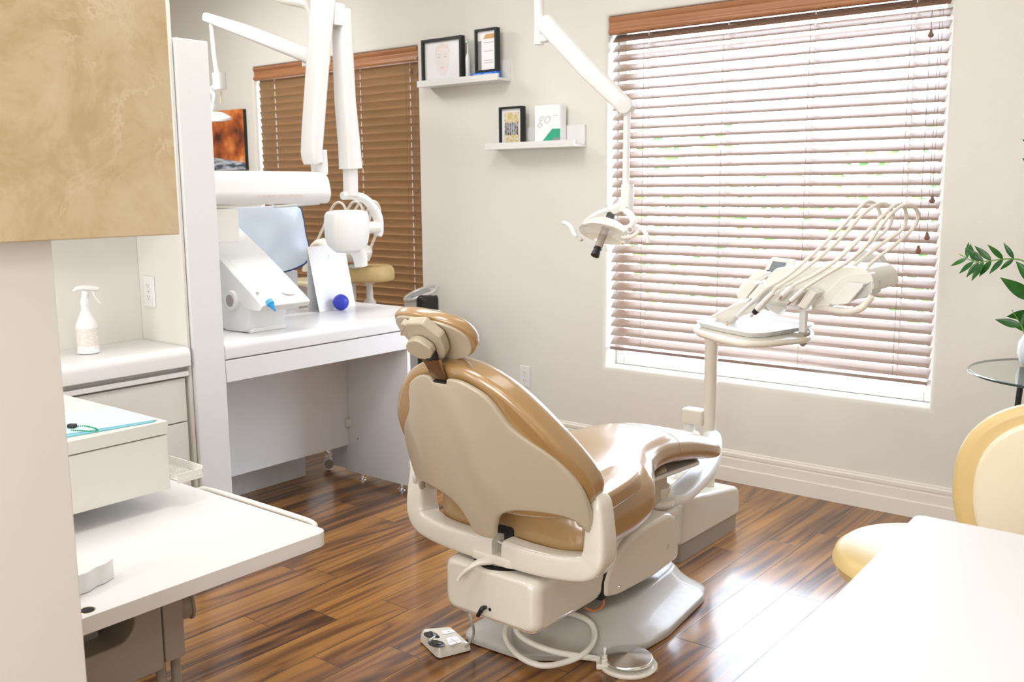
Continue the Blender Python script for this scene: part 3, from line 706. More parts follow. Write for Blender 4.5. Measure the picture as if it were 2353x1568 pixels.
# ------------------------------------------------------------------ pull-out box, tray and work surface in the left foreground
bm = BM(); add_prism(bm, round_poly([(-2.75, .1), (-1.83, .1), (-1.83, 1.533), (-2.75, 1.533)], [0, 0, .035, .01], 7), .037, plane_map((0, 0, .563), (1, 0, 0), (0, 1, 0), (0, 0, 1)), .002, 2)
t = thing('work_surface', 'large white pull-out work surface in the left foreground', 'worktop', (-2.3, .8, .563))
link_mesh('slab', bm, 'lamtop', t)
bm = BM(); add_tube(bm, [(-2.42, 1.54, .585), (-2.40, 1.553, .592), (-2.3, 1.556, .595), (-2.0, 1.556, .595), (-1.915, 1.554, .592), (-1.90, 1.54, .58)], .008, 12, smooth=5); link_mesh('rail', bm, 'plast', t)
c = aZ(200, 1403, .6)
bm = BM(); add_lathe(bm, [(.014, 0), (.016, .0012), (.0165, 0)], c, seg=24); link_mesh('grommet', bm, 'bronze', t)
bm = BM(); add_lathe(bm, [(.0135, 0), (.0135, .0011)], c, seg=20); link_mesh('grommet_hole', bm, 'dark', t)
for x, y in ((-2.05, 1.0), (-2.6, 1.45), (-2.6, .35)): box_part('support_post', 'greypl', t, x-.02, x+.02, y-.02, y+.02, 0, .5629)
XB = -2.3
t = thing('storage_box', 'cream lidded box hanging above the white work surface', 'box', (-2.6, .9, .654))
box_part('body', 'lam', t, -2.86, XB, .35, 1.388, .655, .805, .004, 2)
box_part('lid', 'lam', t, -2.863, XB+.002, .35, 1.391, .807, .843, .004, 2)
box_part('hanging_bracket', 'lam', t, -3.17, -2.8605, .95, 1.30, .66, .75, .003, 1)
# mesh tray behind it
p0 = aZ(466, 1082, .69); 
t = thing('mesh_tray', 'small cream mesh tray sticking out behind the lidded box', 'tray', (-2.5, 1.45, .68))
x1_, y1_ = p0.x, p0.y
bm = BM()
for i in range(26): 
    xx = x1_-.40+i*.40/25; add_tube(bm, [(xx, 1.3925, .683), (xx, y1_, .683)], .0018, 5)
for i in range(10):
    yy = 1.3925+i*(y1_-1.3925)/9; add_tube(bm, [(x1_-.40, yy, .683), (x1_, yy, .683)], .0018, 5)
link_mesh('wire_mesh', bm, 'lam', t)
bm = BM(); add_box(bm, x1_-.002, x1_+.001, 1.392, y1_, .672, .697); add_box(bm, x1_-.42, x1_+.001, y1_-.001, y1_+.002, .68, .705); link_mesh('rim', bm, 'lam', t)
# aqua papers with a bead chain
zt = .8435
def quad(px, z): return [aZ(x, y, z) for x, y in px]
t = None
for k, (px, dz, lab) in enumerate((([(110, 1014), (356, 970), (258, 942), (100, 962)], 0, 'lower aqua bib paper on the lidded box'), ([(120, 1004), (363, 965), (262, 937), (110, 957)], .0022, 'topmost aqua bib paper on the lidded box'))):
    P = quad(px, zt+dz); P = [p if p.y > .4 else p for p in P]
    bm = BM(); add_prism(bm, [(p.x, p.y) for p in P], .0018, plane_map((0, 0, zt+dz), (1, 0, 0), (0, 1, 0), (0, 0, 1)))
    o = link_mesh('bib_paper', bm, 'teal' if k else 'teal2'); tag(o, lab, 'paper', 'aqua bib papers on the lidded box')
t = thing('bib_chain', 'green bead bib chain with a black clip on the aqua papers', 'bib chain', aZ(190, 985, .848))
cp = [aZ(x, y, .8505) for x, y in [(168, 981), (190, 979), (205, 981), (222, 986), (224, 989), (212, 992), (190, 990), (165, 989)]]
P = spline(cp, 12); bm = BM()
acc = 0; last = P[0]
for p in P:
    if (p-last).length > .0042:
        last = p; add_lathe(bm, [(.0001, -.002), (.0014, -.0015), (.002, 0), (.0014, .0015), (.0001, .002)], p, seg=6)
link_mesh('beads', bm, 'green', t)
bm = BM(); q0 = aZ(166, 984, .8475); add_box_m(bm, q0+Vector((0, 0, .006)), (.022, .016, .010), Matrix.Rotation(.5, 3, 'Z'), .003); link_mesh('clip', bm, 'black', t)
# white wavy plastic clamp on the surface
c = aZ(226, 1338, .6005)
t = thing('bottle_clamp', 'white wavy plastic bottle holder lying on the work surface', 'holder', c)
pts = [(-.10, -.02), (-.06, -.014), (-.045, -.022), (-.02, -.016), (.0, -.022), (.03, -.016), (.036, .016), (.016, .024), (0, .016), (-.02, .024), (-.05, .016), (-.10, .02)]
bm = BM(); ex = Vector((-.35, 1, 0)).normalized()*1.15; ey = Vector((-1, -.35, 0)).normalized()
add_prism(bm, round_poly(pts, .007, 3), .045, plane_map(c, ex, ey, (0, 0, 1)), .003, 2); link_mesh('body', bm, 'wplast', t)
# grey suction unit under the surface
t = thing('suction_unit', 'warm grey equipment housing under the white work surface', 'dental equipment', (-2.1, .9, 0))
zb = .352
def prof_xy(): return [(-2.35, .3), (-1.95, .3), (-1.95, 1.13), (-2.35, 1.13)]
bm = BM(); add_prism(bm, round_poly([(.45, .20), (1.133, .20), (1.133, .5625), (.99, .5625), (.975, .49), (.955, .475), (.72, .475), (.70, .5625), (.45, .5625)][::1], [0, .01, 0, 0, .02, .02, 0, 0, 0]), .30, plane_map((-1.95, 0, zb-.2), (0, 1, 0), (0, 0, 1), (-1, 0, 0)), .006, 3)
bm.free(); bm = BM()
add_prism(bm, round_poly([(.45, zb), (1.133, zb), (1.133, .5622), (1.066, .5622), (1.066, .48), (1.04, .452), (.60, .452), (.60, .5622), (.45, .5622)], [0, .012, 0, .004, .02, .02, 0, 0, 0]), .30, plane_map((-1.95, 0, 0), (0, 1, 0), (0, 0, 1), (-1, 0, 0)), .006, 3)
link_mesh('housing', bm, 'greypl', t)
box_part('recess', 'dark', t, -2.24, -2.235, .62, 1.06, .46, .5618)
box_part('end_housing', 'greypl', t, -2.20, -1.95, 1.1355, 1.188, zb+.012, .5622, .005, 2)
bm = BM(); pc = Vector((-2.03, 1.188, .455)); add_lathe(bm, [(.032, 0), (.032, .055), (.036, .056), (.036, .062), (.0, .062)], pc, (.25, 1, 0), 28); link_mesh('hose_port', bm, 'greypl', t)
bm = BM(); add_tube(bm, [pc+Vector((0, .02, -.02)), pc+Vector((0, .02, -.06)), pc+Vector((-.05, .0, -.075))], .012, 10, smooth=4); link_mesh('elbow', bm, 'greypl', t)
for px_, py_ in ((404, 1530), (370, 1550)):
    p = aX(px_, py_, -2.0); bm = BM(); add_tube(bm, [(p.x, p.y, .0), (p.x, p.y, zb+.015)], .012, 14); link_mesh('leg', bm, 'greypl', t)
# ------------------------------------------------------------------ x-ray counter
YC = 3.442
bm = BM(); add_prism(bm, round_poly([(-3.83, .795), (XF, .795), (XF, .861), (-3.83, .861)], [0, .006, .03, 0], 8), YC-2.2, lambda u, v, w: Vector((u, 2.2+w, v)), .0)
o = link_mesh('counter', bm, 'white'); tag(o, 'long white counter with a rounded edge holding the x-ray scanner', 'counter')
t = thing('kneehole_desk', 'white open kneehole base under the x-ray counter', 'counter base', (-3.5, 2.8, 0))
box_part('apron', 'white', t, -3.24, XF-.001, 2.2, YC-.002, .704, .791, .002, 1)
box_part('back_panel', 'white', t, -3.66, -3.636, 2.2, 3.2, .17, .794, .001, 1)
box_part('end_panel', 'white', t, -3.66, -3.21, 3.201, 3.222, .03, .703, .001, 1)
box_part('end_filler', 'white', t, -3.8, -3.241, 3.223, 3.24, .03, .794, .001, 1)
for x in (-3.56, -3.28):
    bm = BM(); add_lathe(bm, [(.020, 0), (.020, .004), (.007, .007), (.006, .031)], (x, 3.211, 0), seg=20); link_mesh('levelling_foot', bm, 'metal', t)
bm = BM(); add_lathe(bm, [(.004, 0), (.004, .003)], aY(822, 1009, 3.2005)+Vector((0, .003, 0)), (0, -1, 0), 12); link_mesh('peg_hole', bm, 'dark', t)
pp = aX(808, 968, -3.6355); box_part('corner_block', 'lam', t, -3.635, -3.615, 3.175, 3.2005, pp.z-.02, pp.z+.02, .002, 1)
# low backsplash partition
tag(box_part('low_partition', 'white', None, -3.90, -3.831, 2.199, 3.075, 0, 1.053, .004, 2), 'low white partition behind the x-ray counter', 'partition')
# rolling cart behind with castor
t = thing('rolling_cart', 'rolling cart behind the counter with one grey castor showing under it', 'cart', (-4.1, 3.3, 0))
box_part('body', 'lam', t, -4.35, -3.92, 2.75, 3.3, .14, .75, .006, 2)
cc = onf = aZ(757, 1080, .0)
for k, (x, y) in enumerate(((cc.x, cc.y), (-4.3, 3.25), (-4.3, 2.8))):
    bm = BM(); add_lathe(bm, [(.012, -.014), (.030, -.014), (.032, -.010), (.032, .010), (.030, .014), (.012, .014)], (x, y, .033), Vector((1, -.9, 0)).normalized() if k == 0 else (1, 0, 0), 24); cs = link_mesh('caster', bm, 'wplast', t)
    bm = BM(); add_lathe(bm, [(0, .0145), (.024, .0145), (.022, .0185), (0, .0185)], (x, y, .033), Vector((1, -.9, 0)).normalized() if k == 0 else (1, 0, 0), 24); link_mesh('hub_cap', bm, 'greypl', cs)
    bm = BM(); add_tube(bm, [(x, y, .05), (x, y, .09), (x-(.14 if k == 0 else 0), y, .15)], .007, 8); link_mesh('stem', bm, 'metal', cs)
# ------------------------------------------------------------------ scanner on the counter
ZC = .8615
t = thing('xray_plate_scanner', 'white wedge-shaped desktop x-ray plate scanner with a blue nozzle on the counter', 'scanner', (-3.5, 2.5, ZC))
YS = 2.41                                     # near side of the machine; the top slopes down towards the room
sx_ = lambda L: [(aY(x, y, YS).x, max(aY(x, y, YS).z, ZC)) for x, y in L]
fmS = plane_map((0, YS, 0), (1, 0, 0), (0, 0, 1), (0, 1, 0))
bm = BM(); add_prism(bm, round_poly(sx_([(430, 600), (492, 600), (588, 700), (575, 712), (566, 764), (520, 766), (500, 745), (430, 745)]), [0, .004, .01, .02, .006, .006, .006, 0], 3), .19, fmS, .004, 3); link_mesh('lower_body', bm, 'wplast', t)
bm = BM(); add_prism(bm, round_poly(sx_([(430, 517), (500, 586), (594, 689), (607, 705), (600, 716), (572, 712), (430, 580)]), [0, .004, .006, .01, .01, .01, 0], 4), .25, plane_map((0, YS-.008, 0), (1, 0, 0), (0, 0, 1), (0, 1, 0)), .005, 3); cov = link_mesh('sloping_cover', bm, 'wplast', t)
sA, sB = aY(500, 590, YS-.008), aY(594, 691, YS-.008); sd_ = (sB-sA).normalized(); sn_ = Vector((-sd_.z, 0, sd_.x)); sn_ = sn_ if sn_.z > 0 else -sn_
fT = plane_map(sA+sn_*.003, sd_, (0, 1, 0), sn_)
Lt = (sB-sA).length
bm = BM(); add_prism(bm, [(-.03, .03), (Lt*.55, .03), (Lt*.55, .0312), (-.03, .0312)], .0006, fT); add_prism(bm, [(Lt*.42, .05), (Lt*.42+.0012, .05), (Lt*.42+.0012, .20), (Lt*.42, .20)], .0006, fT); link_mesh('seam', bm, 'lam', cov)
bm = BM(); add_lathe(bm, [(0, 0), (.0075, 0), (.0075, .0015), (0, .002)], fT(Lt*.86, .022, .001), sn_, 16); link_mesh('button', bm, 'greypl', cov)
bm = BM(); add_prism(bm, [(Lt*.90+.02*math.cos(a), .175+.035*math.sin(a)) for a in [2*PI*k/24 for k in range(24)]], .0012, fT); link_mesh('finger_recess', bm, 'plast', cov)
pk = aY(533, 690, YS-.004)
bm = BM(); add_lathe(bm, [(.041, 0), (.041, .024), (.038, .028), (.030, .028)], pk+Vector((.012, .01, .002)), (0, -1, 0), 36); kn = link_mesh('side_knob', bm, 'wplast', t)
bm = BM(); add_lathe(bm, [(0, .030), (.0245, .030), (.026, .028), (.026, .02)], pk+Vector((.010, .01, .0)), (0, -1, 0), 32); link_mesh('grey_disc', bm, 'greypl', kn)
fB = aY(566, 766, YS); bm = BM(); add_prism(bm, round_poly([(fB.x-.10, YS+.01), (fB.x+.012, YS+.01), (fB.x+.012, YS+.20), (fB.x-.10, YS+.20)], .008), .018, plane_map((0, 0, ZC), (1, 0, 0), (0, 1, 0), (0, 0, 1)), .003, 2); link_mesh('front_foot', bm, 'plast', t)
pn = aX(621, 697, aY(606, 705, YS).x+.012); dn = Vector((.75, -.05, -.65)).normalized()
bm = BM(); add_lathe(bm, [(.012, -.014), (.0155, -.012), (.0155, .006), (.012, .008)], pn, dn, 24); nz_ = link_mesh('nozzle_collar', bm, mat('pale_blue_collar', (.10, .45, .80), .35), t)
bm = BM(); add_lathe(bm, [(.012, .006), (.010, .020), (.0065, .026), (.0035, .044), (.0, .045)], pn, dn, 20); link_mesh('nozzle', bm, 'cyan', nz_)
# brochure card with faint arcs
b0 = aZ(734, 718, ZC); b1 = aZ(820, 702, ZC); tl = aY(708, 568, b0.y+.02); 
ud = (b1-b0).normalized(); hgt = None
def card_mat():
    m = mat('card_arcs', (.9, .9, .91), .5); nt = m.node_tree; L = nt.links; b = nt.nodes['Principled BSDF']
    tc = nt.nodes.new('ShaderNodeTexCoord'); mp = nt.nodes.new('ShaderNodeMapping'); mp.inputs['Location'].default_value = (.25, .35, .1); wv = nt.nodes.new('ShaderNodeTexWave'); wv.wave_type = 'RINGS'; wv.inputs['Scale'].default_value = 12; wv.inputs['Distortion'].default_value = 1.2
    L.new(tc.outputs['Object'], mp.inputs['Vector']); L.new(mp.outputs['Vector'], wv.inputs['Vector'])
    r = nt.nodes.new('ShaderNodeValToRGB'); r.color_ramp.elements[0].color = (.90, .90, .91, 1); r.color_ramp.elements[0].position = .0; r.color_ramp.elements[1].color = (.92, .92, .93, 1); r.color_ramp.elements[1].position = .25
    L.new(wv.outputs['Fac'], r.inputs['Fac']); L.new(r.outputs['Color'], b.inputs['Base Color']); return m
t = thing('brochure', 'white folded brochure with faint arcs standing behind the blue ball', 'brochure', b0)
upv = (aX(708, 568, b0.x-.02)-b0); upv = Vector((-.03, upv.y, upv.z)); Hh = upv.length; upn = upv.normalized()
tr = b1+upv
Wd = (b1-b0).length*.96; nrm = ud.cross(upn).normalized()
bm = BM(); add_prism(bm, [(0, 0), (Wd, 0), (Wd, Hh), (0, Hh)], .0012, plane_map(b0, ud, upn, nrm)); link_mesh('front_leaf', bm, card_mat(), t)
bm = BM(); backn = (upn*Hh-nrm*.07); backl = b0+Vector(((nrm*-.07)).to_tuple()); 
v2 = (upn*Hh-(-nrm*.07)); L3 = v2.length
base2 = b0-nrm*.07; base2.z = ZC; v2 = (b0+upn*Hh)-base2; L3 = v2.length; v2.normalize(); bm = BM()
add_prism(bm, [(0, 0), (Wd, 0), (Wd, L3), (0, L3)], .0012, plane_map(base2, ud, v2, ud.cross(v2).normalized())); link_mesh('back_leaf', bm, 'paper', t)
text_mesh('logo_print', 'jl', .03, b0+ud*(Wd*.5)+upn*(Hh*.82)+nrm*.0016, ud, upn, mat('faint_blue_print', (.72, .75, .88), .6), t, shear=.3)
# ball
c = aZ(784, 713, ZC); r_ = .0275; c = Vector((c.x+.05, c.y-.03, ZC)) if False else c
dist = (aZ(784, 713, ZC)-O0).length; r_ = 18.0/FPX*dist
t = thing('rubber_ball', 'small royal blue rubber ball in front of the white brochure', 'ball', c)
bm = BM(); add_lathe(bm, [(r_*math.sin(PI*k/20), r_-r_*math.cos(PI*k/20)) for k in range(21)], c, seg=36); link_mesh('ball', bm, 'blue', t)
bm = BM(); 
rg = [c+Vector((r_*1.0*math.cos(2*PI*k/40)*.98, r_*.2*math.cos(2*PI*k/40), r_+r_*1.0*math.sin(2*PI*k/40))) for k in range(40)]
add_tube(bm, rg, .0008, 5, closed=True); link_mesh('mould_seam', bm, 'navy', t)
# ------------------------------------------------------------------ x-ray unit
XR = -3.45
X = lambda px, py, dx=0: aX(px, py, XR+dx)
t = thing('dental_xray_unit', 'white wall mounted dental x-ray arm with folding scissor arm and tube head', 'x-ray unit', (XR, 2.3, 1.24))
z0 = 1.386; z1 = 1.527; ye = X(760, 430).y
bm = BM(); add_prism(bm, round_poly([(-.07, z0), (.055, z0), (.075, z0+.04), (.06, z0+.11), (.03, z1), (-.07, z1)], [.004, .02, .03, .03, .02, .004], 5), ye-.055-2.26, lambda u, v, w: Vector((XR+u, 2.26+w, v)), .012, 4); hs = link_mesh('extension_arm', bm, 'wplast', t)
box_part('end_cover', 'plast', t, XR-.07, XR+.06, 2.1985, 2.259, z0-.006, z1, .012, 3)
text_mesh('warning_print', 'DO NOT PLACE ANYTHING ON HANDLE', .0125, (XR+.0785, X(618, 448).y, X(618, 448).z-.004), (0, 1, 0), (0, 0, 1), mat('salmon_print', (.80, .62, .56), .6), hs)
bb = X(535, 555); box_part('mounting_block', 'plast', t, XR-.06, XR+.05, 2.1985, bb.y, bb.z, z0-.012, .004, 2)
def beam(name, pts, w0, w1, parent=t, m='wplast', dx=.055, power=4):
    bm = BM(); n = len(pts)
    ws = [w0+(w1-w0)*i/(n-1) for i in range(n)]
    add_tube(bm, pts, ws, 20, up=(1, 0, 0), rads2=[dx]*n, power=power); return link_mesh(name, bm, m, parent, sharp=50)
P = X(735, 398); beam('arm_socket', [X(735, 402), X(734, 385), X(731, 345)], .027, .032, dx=.035)
beam('lower_arm', [X(720, 374), X(717, 364), X(716, 350), X(719, 300), X(732, 120), X(741, 20), X(742, -6)], .026, .044, dx=.05)
COLo = X(768, 30); beam('elbow_joint', [X(770, 60), X(769, 10)], .036, .036, dx=.04)
beam('upper_arm', [X(784, 22), X(787, 100), X(793, 230), X(803, 340), X(806, 388)], .030, .046, dx=.045)
beam('wrist', [X(803, 360), X(805, 392), X(806, 450)], .030, .028, dx=.03)
bm = BM(); add_tube(bm, [X(786, 450), X(812, 450), X(835, 456), X(855, 475), X(868, 500), X(870, 530), X(868, 542)], [.015, .016, .018, .020, .022, .022, .018], 16, smooth=6, flat=1.2); link_mesh('yoke', bm, 'wplast', t)
bm = BM(); add_tube(bm, [X(866, 522), X(835, 524)], .028, 18); link_mesh('pivot', bm, 'plast', t)
hc = X(793, 520)
def head_ring(py, s):
    return py
bm = BM(); cxh = X(793, 520).y+.012; zt_ = X(793, 483).z; zb_ = X(793, 580).z; hw = (X(846, 520).y-X(740, 520).y)/2*.80
rings = []
for f, sx_, sh in ((0, .55, 0), (.03, .86, 0), (.10, .96, 0), (.3, 1.0, 0), (.6, .98, .0), (.8, .90, .0), (.93, .72, .02), (1, .55, .02)):
    z = zt_+(zb_-zt_)*f; ring = []
    for k in range(36):
        a = 2*PI*k/36; ca, sa = math.cos(a), math.sin(a); p_ = 2/3.4
        ring.append(Vector((XR+.062*sx_*math.copysign(abs(sa)**p_, sa), cxh+sh*.3+hw*sx_*math.copysign(abs(ca)**p_, ca), z)))
    rings.append(ring)
add_rings(bm, rings); th = link_mesh('tube_head', bm, 'wplast', t, sharp=60)
bm = BM(); add_tube(bm, [X(815, 560), X(826, 585), X(830, 612)], [.045, .036, .030], 18, smooth=3); link_mesh('cone', bm, 'wplast', th)
# ------------------------------------------------------------------ lead apron on a hook
XA = -3.785
A_ = lambda px, py: (aX(px, py, XA).y, aX(px, py, XA).z)
t = thing('lead_apron', 'pale blue lead apron with navy binding hanging behind the x-ray arm', 'apron', (XA, 2.8, 1.0))
out = [A_(*p) for p in [(500, 480), (560, 476), (640, 473), (682, 474), (690, 480), (696, 505), (703, 540), (706, 575), (703, 592), (692, 606), (670, 618), (634, 630), (590, 660), (520, 690), (500, 690)]]
def ap(u, v, w):
    x = XA + w + .010*math.sin(u*26+v*9)+.006*math.sin(v*31-u*17) + .02*max(0, 1.25-v)
    return Vector((x, u, v))
bm = BM(); add_pad(bm, out, .010, ap, .004, n_in=14); o = link_mesh('vinyl_sheet', bm, 'apron', t, sharp=70)
bm = BM(); ed = [A_(*p) for p in [(682, 474), (690, 480), (696, 505), (703, 540), (706, 575), (703, 592), (692, 606), (670, 618), (634, 630), (590, 660), (520, 690)]]
add_tube(bm, [ap(u, v, .005) for u, v in ed], .0065, 10, smooth=5); link_mesh('binding', bm, 'navy', t)
hk = aX(626, 470, XA); bm = BM(); add_tube(bm, [(XA-.02, hk.y, hk.z+.0), (XA+.01, hk.y, hk.z+.008), (XA+.02, hk.y, hk.z-.01), (XR, hk.y, 1.386)], .006, 8, smooth=4); link_mesh('hook', bm, 'wplast', t)
# ================================================================== THE BAY BEHIND
# second operating light
YL2 = 3.55; Q = lambda px, py, d=0: aY(px, py, YL2+d)
t = thing('operating_light', 'second white dental light behind the x-ray arm at the upper left', 'operating light', Q(505, 260), 'ceiling mounted operating lights')
bm = BM(); add_tube(bm, [Q(570, -60), Q(640, -8), Q(700, 8), Q(716, 22), Q(722, 60), Q(728, 150)], .028, 14, smooth=6); link_mesh('ceiling_arm', bm, 'plast', t)
bm = BM(); top_ = Q(570, -60); add_tube(bm, [top_, (top_.x, top_.y, 2.999)], .03, 14); link_mesh('ceiling_post', bm, 'plast', t)
bm = BM(); add_tube(bm, [Q(474, 40), Q(560, 70), Q(745, 142)], [.026, .036, .042], 18, power=3); link_mesh('arm', bm, 'wplast', t)
box_part('arm_joint', 'wplast', t, Q(700, 150).x, Q(722, 150).x, YL2-.02, YL2+.02, Q(712, 152).z, Q(712, 135).z, .003)
bm = BM(); add_tube(bm, [Q(486, 52), Q(492, 120), Q(499, 175)], .0145, 14); link_mesh('drop_rod', bm, 'wplast', t)
bm = BM(); add_tube(bm, [Q(503, 168), Q(506, 206)], .034, 18, power=3.5); link_mesh('joint_housing', bm, 'wplast', t)
bm = BM(); add_tube(bm, [Q(496, 196), Q(486, 206), Q(492, 220), Q(490, 240), Q(484, 258)], .012, 12, smooth=5); link_mesh('yoke', bm, 'wplast', t)
bm = BM(); cL = Q(480, 268); add_lathe(bm, [(.02, .03), (.09, .022), (.13, .0), (.135, -.012), (.11, -.02), (0, -.02)], cL, (.15, -.1, 1), 36); link_mesh('lamp_head', bm, 'wplast', t)
bm = BM(); add_tube(bm, [Q(508, 210), Q(508, 236)], .005, 8); link_mesh('pull_switch', bm, 'cream', t)
# stool in the other bay
cS = aY(848, 618, 3.75); cS = Vector((cS.x, 3.75, 0)); zs = aY(855, 650, 3.75).z+.012; r_ = (aY(897, 625, 3.75).x-cS.x)*.84
t = thing('stool', 'amber round stool in the next bay behind the x-ray tube head', 'stool', (cS.x, cS.y, 0))
bm = BM(); add_lathe(bm, [(0, 0), (r_*.93, 0), (r_*.99, .012), (r_, .04), (r_*.96, .068), (r_*.86, .084), (r_*.5, .086), (0, .086)], (cS.x, cS.y, zs), seg=40); link_mesh('seat', bm, 'yellow', t)
bm = BM(); add_lathe(bm, [(.035, .05), (.035, zs-.12), (.02, zs-.1), (.016, zs-.02), (.05, zs-.005), (.05, zs)], (cS.x, cS.y, 0), seg=20); link_mesh('gas_column', bm, 'plast', t)
for k in range(5):
    a = 2*PI*k/5; bm = BM(); add_tube(bm, [(cS.x, cS.y, .09), (cS.x+.2*math.cos(a), cS.y+.2*math.sin(a), .06), (cS.x+.26*math.cos(a), cS.y+.26*math.sin(a), .03)], [.022, .016, .02], 8); link_mesh('leg', bm, 'greypl', t)
# delivery console of the other bay
YD = 3.62; Dq = lambda px, py, d=0: aY(px, py, YD+d)
t = thing('delivery_unit', 'cream delivery unit of the next bay half hidden behind the brochure', 'dental equipment', (-4.5, YD, 0))
a0 = Dq(692, 640); a1 = Dq(775, 640)
box_part('cabinet', 'lam', t, a0.x+.01, a1.x-.02, YD-.12, YD+.16, 0, a0.z-.02, .01, 2)
bm = BM(); add_prism(bm, round_poly([(a0.x-.02, YD-.2), (a1.x, YD-.2), (a1.x, YD+.18), (a0.x+.1, YD+.18)], .05, 5), .03, plane_map((0, 0, a0.z-.02), (1, 0, 0), (0, 1, 0), (0, 0, 1)), .01); link_mesh('tray', bm, 'cream', t)
bm = BM(); add_tube(bm, [Dq(700, 622), Dq(735, 560), Dq(800, 585), Dq(838, 575), Dq(842, 600)], [.02, .045, .07, .05, .02], 16, smooth=6, flat=.6); link_mesh('control_head', bm, 'plast', t)
bm = BM(); add_tube(bm, [Dq(806, 612), Dq(825, 612), Dq(838, 600), Dq(844, 588)], .012, 10, smooth=5); link_mesh('handle', bm, 'wplast', t)
for pts in ([(706, 600), (740, 530), (762, 480), (775, 466), (788, 470), (795, 490), (790, 540)], [(712, 610), (760, 560), (800, 480), (815, 464), (828, 470), (832, 490), (820, 550)],
            [(780, 600), (800, 520), (820, 476), (836, 462), (848, 472), (850, 500), (830, 560)], [(800, 600), (830, 530), (850, 470), (862, 464), (872, 480), (870, 520), (850, 575)]):
    bm = BM(); add_tube(bm, [Dq(x, y, .03) for x, y in pts], .0075, 10, smooth=7); link_mesh('hose', bm, 'hose', t)
# air purifier
cP = aY(968, 690, 4.08); t = thing('air_purifier', 'silver and black upright air purifier behind the headrest', 'air purifier', (cP.x, 4.08, 0))
zT = aY(968, 676, 4.08).z
bm = BM(); rings = []
for f, s in ((0, 1.05), (.05, 1.0), (.9, .92), (1, .92)):
    rings.append([Vector((cP.x+.115*s*math.cos(2*PI*k/32), 4.08+.10*s*math.sin(2*PI*k/32), (zT+ (.035*math.sin(2*PI*k/32)+.02*math.cos(2*PI*k/32) if f == 1 else 0))*f)) for k in range(32)])
add_rings(bm, rings); link_mesh('tower', bm, 'silver', t)
bm = BM(); add_box(bm, cP.x+.045, cP.x+.118, 3.975, 4.12, .1, zT+.005, .03, 4); link_mesh('side_grille', bm, 'black', t)
bm = BM(); ring = [Vector((cP.x+.10*math.cos(2*PI*k/32), 4.08+.088*math.sin(2*PI*k/32), zT+.032*math.sin(2*PI*k/32)+.018*math.cos(2*PI*k/32)+.004)) for k in range(32)]
add_tube(bm, ring, .012, 8, closed=True); link_mesh('top_rim', bm, 'silver', t)
bm = BM(); bm.faces.new([bm.verts.new(Vector((cP.x+.07*math.cos(2*PI*k/24)-.01, 4.08+.05*math.sin(2*PI*k/24), zT+.02*math.sin(2*PI*k/24)+.011*math.cos(2*PI*k/24)+.006))) for k in range(24)]); link_mesh('display', bm, 'ink', t)
# ================================================================== DENTAL CHAIR
XC = -1.74
t = thing('dental_chair', 'tan vinyl dental chair with a taupe plastic back in the middle of the room', 'dental chair', (XC, 2.6, 0))
def cs(u, y, z): return Vector((XC+u, y, z))
# floor plate
pl = [(-.24, 2.205), (-.20, 2.195), (.0, 2.205), (.10, 2.28), (.19, 2.37), (.262, 2.50), (.272, 2.62), (.235, 2.94), (.20, 3.02), (.10, 3.06)]
pl = [(-.262, 2.56), (-.262, 2.26)] + pl[0:1] + pl[1:] + [(-.10, 3.06), (-.20, 3.02), (-.235, 2.94)]
P = [Vector(p) for p in round_poly(pl, .03, 4)]
ctr = Vector((0, 2.62)); bm = BM(); rings = []
for s, z in ((1.0, .004), (1.003, .014), (1.0, .022), (.985, .027), (.93, .033), (.8, .048), (.66, .072), (.56, .10), (.5, .112)):
    rings.append([cs((p.x)*s, ctr.y+(p.y-ctr.y)*(s if z < .03 else (s*.35+.65) if p.y > ctr.y else s*.55+.45), z) for p in P])
add_rings(bm, rings); link_mesh('base_plate', bm, 'plate', t, sharp=50)
# lift arm housing (runs back from the swivel hub)
def rect_ring(y, hw, z0, z1, r, n=5, dz=0):
    pts = round_poly([(-hw, z0), (hw, z0), (hw, z1), (-hw, z1)], r, n); return [cs(p.x, y, p.y) for p in pts]
bm = BM(); rr = []
for y, hw, z0, z1, r in ((2.040, .150, .212, .338, .03), (2.043, .160, .203, .345, .032), (2.052, .172, .196, .351, .035), (2.075, .180, .193, .353, .035), (2.34, .172, .185, .350, .035), (2.42, .156, .182, .350, .035), (2.60, .155, .160, .340, .035), (2.85, .150, .14, .30, .03)):
    rr.append(rect_ring(y, hw, z0, z1, r))
add_rings(bm, rr); link_mesh('lift_housing', bm, 'paint', t, sharp=50)
bm = BM(); add_prism(bm, round_poly([(-.150, 2.065), (.150, 2.065), (.150, 2.5), (-.150, 2.5)], .03, 4), .012, plane_map((XC, 0, .184), (1, 0, 0), (0, 1, 0), (0, 0, 1)), .003); link_mesh('bottom_tray', bm, 'cream', t)
# vertical seams on the near face
bm = BM()
for u in (-.095, .085): add_tube(bm, [cs(u, 2.0445-.0, .215), cs(u, 2.0425, .26), cs(u, 2.0445, .33), cs(u, 2.062, .346)], .0009, 5)
link_mesh('seam', bm, 'dark', t)
